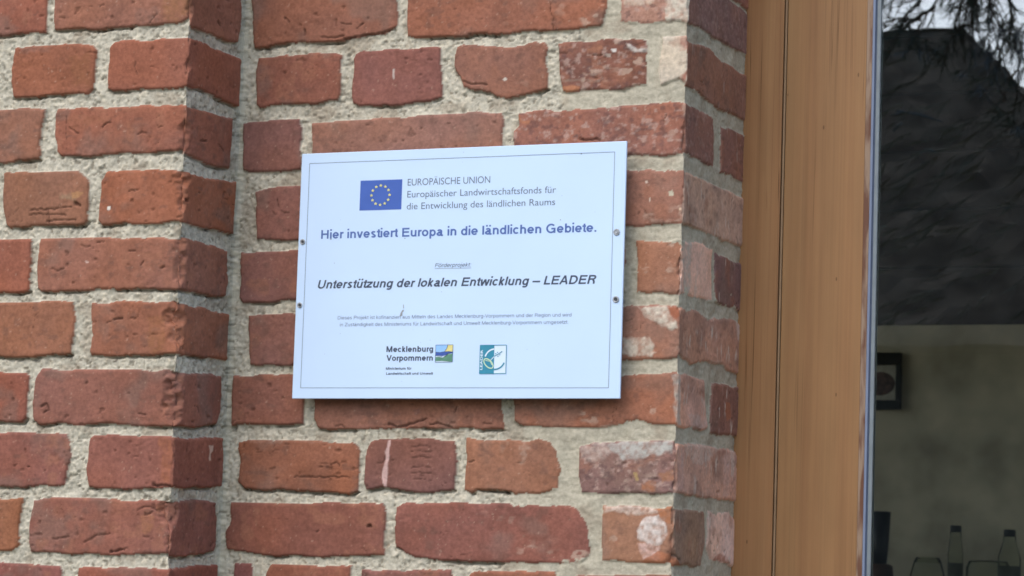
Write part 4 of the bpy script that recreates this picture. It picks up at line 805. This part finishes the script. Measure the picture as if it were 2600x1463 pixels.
box(bm, .3274, .4268, YF, .29, Zs + .048, Zt - .048, .0008); box(bm, 1.296, 1.396, YF, .29, Zs + .048, Zt - .048, .0008)
box(bm, .4271, 1.2957, YF, .29, Zs + .048, Zs + .15, .0008); box(bm, .4271, 1.2957, YF, .29, Zt - .15, Zt - .048, .0008)
bm_obj('sash', bm, w2, win)
GZ0, GZ1 = Zs + .1505, Zt - .1505
bm = bmesh.new()
prof = [(.4269, YF + .0004), (.4332, YF + .0022), (.4332, YF + .02), (.4269, YF + .02)]
vs = [[bm.verts.new((x, y, z)) for x, y in prof] for z in (GZ0, GZ1)]
for k in range(4): bm.faces.new((vs[0][k], vs[0][(k + 1) % 4], vs[1][(k + 1) % 4], vs[1][k]))
bm.faces.new(vs[0][::-1]); bm.faces.new(vs[1]); bmesh.ops.recalc_face_normals(bm, faces=bm.faces[:])
bm_obj('chipped_edge', bm, w3, win)
bm = bmesh.new(); box(bm, .4334, .4366, YF + .0012, YF + .012, GZ0, GZ1, .0006); bm_obj('sealant_bead', bm, m_bl, win)
wbox('gasket', .4366, .4386, YF + .0034, YF + .012, GZ0, GZ1, m_ga)
bm = bmesh.new(); box(bm, .4386, .4430, YF + .0026, YF + .014, GZ0, GZ1, .0006); bm_obj('spacer_bar', bm, m_gr, win)
gl = bpy.data.materials.new('coated_glass'); gl.use_nodes = True; n = gl.node_tree; n.nodes.clear()
tr = N(n, 'ShaderNodeBsdfTransparent'); tr.inputs[0].default_value = (.93, .95, .92, 1)
gs = N(n, 'ShaderNodeBsdfGlossy'); gs.inputs['Roughness'].default_value = 0.0; gs.inputs['Color'].default_value = (.95, .97, 1, 1)
lw = N(n, 'ShaderNodeFresnel'); lw.inputs['IOR'].default_value = GLASS_IOR
mxs = N(n, 'ShaderNodeMixShader'); n.links.new(lw.outputs[0], mxs.inputs[0]); n.links.new(tr.outputs[0], mxs.inputs[1]); n.links.new(gs.outputs[0], mxs.inputs[2])
ou = N(n, 'ShaderNodeOutputMaterial'); n.links.new(mxs.outputs[0], ou.inputs[0])
wbox('pane', .4430, 1.29, YF + .0052, YF + .0092, GZ0, GZ1, gl)

# ================================================================== the room behind the glass
m_pl = plain('old_plaster', lin(PLASTER), rough=.9, var=.34, scale=7, bump=.6); m_tim = plain('dark_timber', lin((64, 52, 42)), rough=.7, var=.3, scale=18)  # plaster mottling stands in for faint tree reflections in the glass
m_whi = plain('room_paint', lin((190, 184, 170)), rough=.9, var=.06, scale=4)
YB = 4.2; ZTOP = Z0 + .390
iw = empty('interior_wall', (-.4, YB, 0)); tag(iw, 'dim beige plastered wall inside the room with dark timber above', 'wall')
bm = bmesh.new(); box(bm, -3.0, 3.2, YB, YB + .2, 0, ZTOP); bm_obj('plaster', bm, m_pl, iw)
bm = bmesh.new()
for k in range(6): box(bm, -3.0, 3.2, YB + .03 + .002 * (k % 2), YB + .2, ZTOP + .002 + k * .16, ZTOP + .158 + k * .16, .004)
bm_obj('timber_boarding', bm, m_tim, iw)
rm = empty('room_shell', (0, 2.3, 0)); tag(rm, 'unseen side walls of the dim room behind the glass, with openings added for daylight', 'wall')
bm = bmesh.new(); box(bm, -3.2, -3.0, .4, .7, 0, 3.4); box(bm, -3.2, -3.0, 3.9, YB + .2, 0, 3.4); box(bm, -3.2, -3.0, .7, 3.9, 0, .5); box(bm, -3.2, -3.0, .7, 3.9, 3.2, 3.4); box(bm, 3.2, 3.4, .4, .8, 0, 3.4); box(bm, 3.2, 3.4, 3.6, YB + .2, 0, 3.4); box(bm, 3.2, 3.4, .8, 3.6, 0, .7); box(bm, 3.2, 3.4, .8, 3.6, 3.0, 3.4)  # wide side openings added to brighten the room
box(bm, -3.0, XP - .001, .402, .42, 0, 3.4); bm_obj('side_walls', bm, m_whi, rm)
cl = bpy.data.meshes.new('ceiling'); bm = bmesh.new(); box(bm, -3.2, 3.4, .4, YB + .2, 3.4, 3.6); tag(bm_obj('ceiling', bm, m_tim), kind='structure')
bm = bmesh.new(); box(bm, -3.0, 3.2, .4, YB, .0, .03); tag(bm_obj('floor', bm, plain('floor_boards', lin((110, 84, 62)), var=.2, scale=10)), kind='structure')
# framed picture
pf = empty('picture_frame', (-.65, YB, Z0 + .24)); tag(pf, 'small dark framed picture with pale mount hanging on the plastered wall', 'picture')
fx0, fx1, fz0, fz1 = -.745, -.573, Z0 + .161, Z0 + .315
m_fr = plain('frame_black', (.006, .008, .008), rough=.4); bm = bmesh.new()
box(bm, fx0, fx1, YB - .022, YB - .001, fz1 - .034, fz1, .002); box(bm, fx0, fx1, YB - .022, YB - .001, fz0, fz0 + .025, .002)
box(bm, fx0, fx0 + .014, YB - .022, YB - .001, fz0 + .0252, fz1 - .0342, .002); box(bm, fx1 - .014, fx1, YB - .022, YB - .001, fz0 + .0252, fz1 - .0342, .002)
bm_obj('frame', bm, m_fr, pf)
bm = bmesh.new(); box(bm, fx0 + .012, fx1 - .012, YB - .012, YB - .002, fz0 + .024, fz1 - .033); bm_obj('mount', bm, plain('mount_card', lin((205, 198, 180))), pf)
bm = bmesh.new(); bmesh.ops.create_uvsphere(bm, u_segments=24, v_segments=12, radius=1.0)
bmesh.ops.scale(bm, vec=(.042, .004, .032), verts=bm.verts[:]); bmesh.ops.translate(bm, vec=(-.632, YB - .012, Z0 + .231), verts=bm.verts[:])
bm_obj('motif', bm, plain('motif_brown', lin((104, 80, 74)), var=.5, scale=60), pf, smooth=True)
# cupboard with bottles
YO = 4.0; ZC = Z0 - .345
cb = empty('cupboard', (-.3, YO, 0)); tag(cb, 'dark brown cupboard carrying bottles and vases below the framed picture', 'cupboard')
m_cb = plain('cupboard_brown', lin((84, 62, 46)), rough=.5, var=.2, scale=20)
bm = bmesh.new(); box(bm, -.95, .35, 3.78, 4.15, .03, ZC - .03); bm_obj('body', bm, m_cb, cb)
bm = bmesh.new(); box(bm, -.97, .37, 3.75, 4.17, ZC - .0299, ZC, .004); bm_obj('top', bm, m_cb, cb)
for dx in (-.62, .02):
    bm = bmesh.new(); box(bm, dx - .3, dx + .3, 3.765, 3.7795, .12, ZC - .08, .003); d_ = bm_obj('door', bm, m_cb, cb)
m_cg = bpy.data.materials.new('bottle_glass'); m_cg.use_nodes = True; n = m_cg.node_tree; n.nodes.clear()
_t = N(n, 'ShaderNodeBsdfTransparent'); _l = N(n, 'ShaderNodeLayerWeight', i_Blend=.10); _g = N(n, 'ShaderNodeBsdfGlossy'); _g.inputs['Roughness'].default_value = .04; _g.inputs['Color'].default_value = (.9, .92, .9, 1); _f = N(n, 'ShaderNodeMixShader'); _o = N(n, 'ShaderNodeOutputMaterial')
_t.inputs[0].default_value = (.88, .90, .85, 1)
n.links.new(_l.outputs['Fresnel'], _f.inputs[0]); n.links.new(_t.outputs[0], _f.inputs[1]); n.links.new(_g.outputs[0], _f.inputs[2]); n.links.new(_f.outputs[0], _o.inputs[0])
m_cap = plain('cap_dark', lin((62, 62, 56)), rough=.5); m_lab = plain('label_grey', lin((112, 112, 98)))
def bottle(x, zt, capw, neck, body, label):
    t = empty('bottle', (x, YO, ZC)); tag(t, label, 'bottle')
    bm = bmesh.new(); h = zt - ZC
    lathe(bm, [(body * .9, 0), (body, .006), (body, h * .62), (neck, h * .84), (neck, h - .018)], 0, 0, 28); bm_obj('body', bm, m_cg, t, loc=(0, 0, 0))
    bm = bmesh.new(); lathe(bm, [(capw, h - .0178), (capw, h - .001), (capw * .9, h)], 0, 0, 24); bm_obj('cap', bm, m_cap, t, loc=(0, 0, 0))
    bm = bmesh.new(); lathe(bm, [(body + .0005, h * .12), (body + .0005, h * .5)], 0, 0, 28); bm_obj('paper_label', bm, m_lab, t, loc=(0, 0, 0))
bottle(-.372, Z0 - .152, .0145, .0150, .0195, 'slim clear bottle with dark cap on the cupboard')
bottle(-.232, Z0 - .160, .0150, .0165, .0290, 'squat clear bottle with flat dark cap at the window edge')
t = empty('tapered_vase', (-.572, YO, Z0 - .256)); tag(t, 'dark tapered vase standing on a brown pot', 'vase')
bm = bmesh.new(); lathe(bm, [(.018, 0), (.022, .04), (.027, .135), (.024, .136), (.020, .06)], 0, 0, 28); bm_obj('body', bm, plain('vase_dark', (.012, .012, .013), rough=.4), t, loc=(0, 0, 0))
t = empty('brown_pot', (-.572, YO, ZC)); tag(t, 'rounded brown pot under the dark vase', 'pot')
bm = bmesh.new(); lathe(bm, [(.022, 0), (.032, .02), (.036, .06), (.034, .084), (.024, .089)], 0, 0, 28); bm_obj('body', bm, plain('pot_brown', lin((96, 66, 48)), rough=.5), t, loc=(0, 0, 0))
t = empty('glass_bowl', (-.430, YO - .06, ZC)); tag(t, 'round clear glass bowl in front of the slim bottle', 'bowl')
bm = bmesh.new(); lathe(bm, [(.022, 0), (.040, .03), (.045, .06), (.036, .095), (.030, .108), (.0285, .108), (.034, .094)], 0, 0, 32); bm_obj('body', bm, m_cg, t, loc=(0, 0, 0))
t = empty('glass_jar', (-.275, YO - .05, ZC)); tag(t, 'wide low glass jar in front of the squat bottle', 'jar')
bm = bmesh.new(); lathe(bm, [(.05, 0), (.056, .02), (.056, .085), (.050, .100), (.046, .104), (.044, .100)], 0, 0, 32); bm_obj('body', bm, m_cg, t, loc=(0, 0, 0))

# ================================================================== what the glass reflects
def ground_mat():
    mt = bpy.data.materials.new('gravel_and_grass'); n, b = nodes(mt)
    tc = N(n, 'ShaderNodeTexCoord'); no = N(n, 'ShaderNodeTexNoise', i_Scale=.6, i_Detail=6.0); n.links.new(tc.outputs['Object'], no.inputs['Vector'])
    rp = N(n, 'ShaderNodeValToRGB'); e = rp.color_ramp.elements; e[0].position = .42; e[0].color = (.19, .175, .15, 1); e[1].position = .58; e[1].color = (.06, .085, .03, 1)
    n.links.new(no.outputs['Fac'], rp.inputs[0]); n.links.new(rp.outputs[0], b.inputs['Base Color']); b.inputs['Roughness'].default_value = .95
    return mt
bm = bmesh.new(); bmesh.ops.create_grid(bm, x_segments=2, y_segments=2, size=150)
for v in bm.verts: v.co.z = -.004
tag(bm_obj('ground', bm, ground_mat()), kind='structure')
# thatched house across the yard
m_th = plain('thatch', (.058, .050, .037), rough=.95, var=.55, scale=5, bump=.8); m_hw = plain('house_wall_dark', (.05, .047, .042), rough=.9, var=.25, scale=14)
hs_ = empty('thatched_house', (-6.0, -14, 0)); tag(hs_, 'dark thatched house mirrored in the glass, its hipped roof falling to the right', 'house')
bm = bmesh.new(); box(bm, -11.0, -1.0, -16.4, -12.0, 0, 3.3); bm_obj('wall', bm, m_hw, hs_)
bm = bmesh.new()
YR, ZR = -14.2, Z0 + 3.52
E_ = [(-11.5, -11.6, 3.1), (-.62, -11.6, 3.1), (-.62, -16.8, 3.1), (-11.5, -16.8, 3.1)]
def rgrid(p00, p10, p11, p01, nx_, ny_):
    vs = [[bm.verts.new(Vector(p00).lerp(Vector(p10), i / nx_).lerp(Vector(p01).lerp(Vector(p11), i / nx_), j / ny_) + Vector((random.uniform(-.02, .02), random.uniform(-.02, .02), random.uniform(-.025, .025)))) for i in range(nx_ + 1)] for j in range(ny_ + 1)]
    for j in range(ny_):
        for i in range(nx_):
            try: bm.faces.new((vs[j][i], vs[j][i + 1], vs[j + 1][i + 1], vs[j + 1][i]))
            except ValueError: pass
RA, RB = (-9.6, YR, ZR), (-2.98, YR, ZR)
rgrid(E_[0], E_[1], RB, RA, 60, 20); rgrid(E_[1], E_[2], RB, RB, 24, 20); rgrid(E_[2], E_[3], RA, RB, 30, 10); rgrid(E_[3], E_[0], RA, RA, 12, 10)
rgrid(E_[3], E_[2], E_[1], E_[0], 4, 4)
bm_obj('roof', bm, m_th, hs_)

# pine tree whose twigs hang across the reflected sky
m_bk = plain('pine_bark', (.07, .05, .038), rough=.95, var=.35, scale=20, bump=.8); m_nd = plain('pine_needles', (.04, .062, .045), rough=.7, var=.4, scale=4); m_nb = plain('pine_needles_bluish', (.09, .12, .14), rough=.6, var=.3, scale=4)
pt = empty('pine_tree', (-.35, -7.6, 0)); tag(pt, 'pine tree with drooping needle twigs mirrored across the sky in the glass', 'tree')
def tube(bm, pts, radii, seg=7):
    prev = None
    for i, (p, r_) in enumerate(zip(pts, radii)):
        p = Vector(p); d = (Vector(pts[min(i + 1, len(pts) - 1)]) - Vector(pts[max(i - 1, 0)])).normalized()
        a = d.orthogonal().normalized(); c = d.cross(a)
        if prev is not None and a.dot(prev) < 0: a, c = -a, -c
        prev = a
        ring = [bm.verts.new(p + a * r_ * math.cos(2 * math.pi * k / seg) + c * r_ * math.sin(2 * math.pi * k / seg)) for k in range(seg)]
        if i:
            for k in range(seg): bm.faces.new((last[k], last[(k + 1) % seg], ring[(k + 1) % seg], ring[k]))
        last = ring
rt = random.Random(21)
bt = bmesh.new(); bb = bmesh.new(); bn = bmesh.new(); bnb = bmesh.new()
tube(bt, [(-.35, -7.6, -.05), (-.37, -7.62, 1.5), (-.33, -7.6, 3.5), (-.38, -7.58, 5.5), (-.35, -7.6, 7.6)], [.17, .14, .115, .07, .02], 12)
def needles(bmx, a, c, count, ln, spread=.9):
    a, c = Vector(a), Vector(c); d = (c - a).normalized()
    for k in range(count):
        p = a.lerp(c, rt.random() ** .8)
        v = (d * rt.uniform(.5, 1.0) + Vector((rt.gauss(0, 1), rt.gauss(0, 1), rt.gauss(0, 1))) * spread * .5).normalized() * ln * rt.uniform(.6, 1.15)
        s_ = v.cross(Vector((rt.gauss(0, 1), rt.gauss(0, 1), rt.gauss(0, 1)))).normalized() * .0022
        bmx.faces.new((bmx.verts.new(p - s_), bmx.verts.new(p + s_), bmx.verts.new(p + v)))
def spray(p0, dirv, L, ntw, tgt, ln=.085, cnt=34):
    """a limb end: axis plus side twigs with needles"""
    p0 = Vector(p0); d = Vector(dirv).normalized(); pts = [p0 + d * L * t + Vector((0, 0, -.18 * L * t * t)) for t in (0, .33, .66, 1.0)]
    tube(bb, pts, [.012, .009, .006, .003], 5)
    for k in range(ntw):
        t = rt.uniform(.2, 1.0); p = pts[0].lerp(pts[3], t)
        dd = (d * .6 + Vector((rt.gauss(0, .6), rt.gauss(0, .5), rt.gauss(-.35, .45)))).normalized(); l2 = L * rt.uniform(.18, .38)
        q = p + dd * l2; tube(bb, [p, q], [.004, .002], 4); needles(tgt if rt.random() > .22 else bnb, p, q, cnt, ln)
# limbs all round the trunk
for k in range(34):
    z = 2.9 + 4.4 * (k / 34.0) ** .9; ang = k * 2.4; L = (7.9 - z) * .42 + .35
    if z < 5.0 and math.cos(ang) < .15: ang = math.pi - ang
    d = Vector((math.cos(ang), math.sin(ang), .12)); p = Vector((-.35, -7.6, z)); tube(bb, [p, p + d * L * .5 + Vector((0, 0, .03)), p + d * L], [.035, .024, .012], 6)
    for j in range(4): spray(p + d * L * (.45 + .18 * j), d + Vector((rt.gauss(0, .5), rt.gauss(0, .5), rt.uniform(-.3, .2))), .5, 9, bn, cnt=26)
# the twigs that show in the glass, along the plane y = -7
def at(px, pz): return Vector((px, -7.0 + rt.uniform(-.12, .12), Z0 + pz))
lim = at(-.80, 2.30); tube(bb, [(-.35, -7.6, 4.25), (-.6, -7.3, 4.36), lim, at(-1.02, 2.16), at(-1.25, 2.07)], [.035, .028, .02, .014, .006], 6)
TW = [((-1.25, 2.12), (-1.50, 2.03), 5), ((-1.22, 2.13), (-1.45, 1.95), 7), ((-1.20, 2.14), (-1.38, 1.90), 8), ((-1.17, 2.13), (-1.30, 1.87), 10), ((-1.15, 2.14), (-1.24, 1.88), 12), ((-1.13, 2.14), (-1.17, 1.87), 10), ((-1.12, 2.14), (-1.08, 1.90), 9), ((-1.05, 2.12), (-.99, 1.92), 8), ((-1.30, 2.15), (-1.56, 2.10), 5), ((-1.33, 2.02), (-1.55, 1.88), 5), ((-1.4, 1.98), (-1.58, 1.96), 4)]
for a, c, k in TW:
    A_, B_ = at(*a), at(*c); tube(bb, [A_, A_.lerp(B_, .5) + Vector((0, 0, .02)), B_], [.007, .005, .002], 5)
    for j in range(k):
        p = A_.lerp(B_, rt.uniform(.1, 1)); q_ = p + (B_ - A_).normalized() * .08 + Vector((rt.gauss(0, .045), rt.gauss(0, .04), rt.gauss(-.02, .035)))
        tube(bb, [p, q_], [.003, .0015], 4); needles(bn, p, q_, 15, .085, .7)
for k in range(34):   # bluish hanging twig on the right
    p = at(rt.uniform(-1.14, -.93), rt.uniform(1.80, 1.97)); q_ = p + Vector((rt.uniform(-.05, .02), rt.gauss(0, .03), -rt.uniform(.03, .10))); tube(bb, [p, q_], [.003, .0015], 4); needles(bnb, p, q_, 22, .075, .6)
for k in range(26):   # ragged foliage beside the roof's slope
    p = at(rt.uniform(-1.10, -.92), rt.uniform(1.50, 1.80))
    if p.x < -1.07 + (1.80 - (p.z - Z0)) * .12: continue
    q_ = p + Vector((rt.uniform(-.07, .03), rt.gauss(0, .04), rt.gauss(-.03, .04))); tube(bb, [p, q_], [.004, .002], 4); needles(bn, p, q_, 16, .07, 1.1)
bnl = bmesh.new()
for k in range(120):   # feathery pale shoots in front of the thatch
    p = at(rt.uniform(-1.60, -.92), rt.uniform(.75, 1.82)); q_ = p + Vector((rt.uniform(-.10, -.03), rt.gauss(0, .02), rt.uniform(-.07, -.01))); needles(bnl, p, q_, 12, .11, .28)
for k in range(46):   # fine twigs breaking the ridge and the slope of the roof
    t_ = rt.random()
    p = at(-1.56 + .33 * t_, 1.835 + rt.uniform(-.02, .05)) if k % 2 else at(-1.25 + .30 * t_, 1.83 - .36 * t_ + rt.uniform(-.03, .05))
    q_ = p + Vector((rt.uniform(-.06, .03), rt.gauss(0, .03), rt.uniform(-.05, .02))); tube(bb, [p, q_], [.0022, .001], 4); needles(bn if k % 3 else bnb, p, q_, 11, .06, .7)
for k in range(26):
    p = at(rt.uniform(-1.5, -.98), rt.uniform(1.92, 2.10)); q_ = p + Vector((rt.uniform(-.09, -.02), rt.gauss(0, .04), rt.uniform(-.06, .0))); tube(bb, [p, q_], [.0025, .001], 4); needles(bn, p, q_, 14, .075, .6)
for a, c in (((-1.475, 1.600), (-1.30, 1.560)), ((-1.50, 1.585), (-1.42, 1.605)), ((-1.51, 1.535), (-1.45, 1.555)), ((-1.36, 1.44), (-1.31, 1.425))):
    A_, B_ = at(*a), at(*c); tube(bnb, [A_, A_.lerp(B_, .5) + Vector((0, 0, .008)), B_], [.004, .006, .002], 5)
bm_obj('trunk', bt, m_bk, pt, smooth=True); bm_obj('branches', bb, m_bk, pt); bm_obj('crown', bn, m_nd, pt); bm_obj('bluish_shoots', bnb, m_nb, pt); bm_obj('pale_shoots', bnl, plain('pine_needles_pale', (.095, .10, .075), rough=.7, var=.5, scale=5), pt)
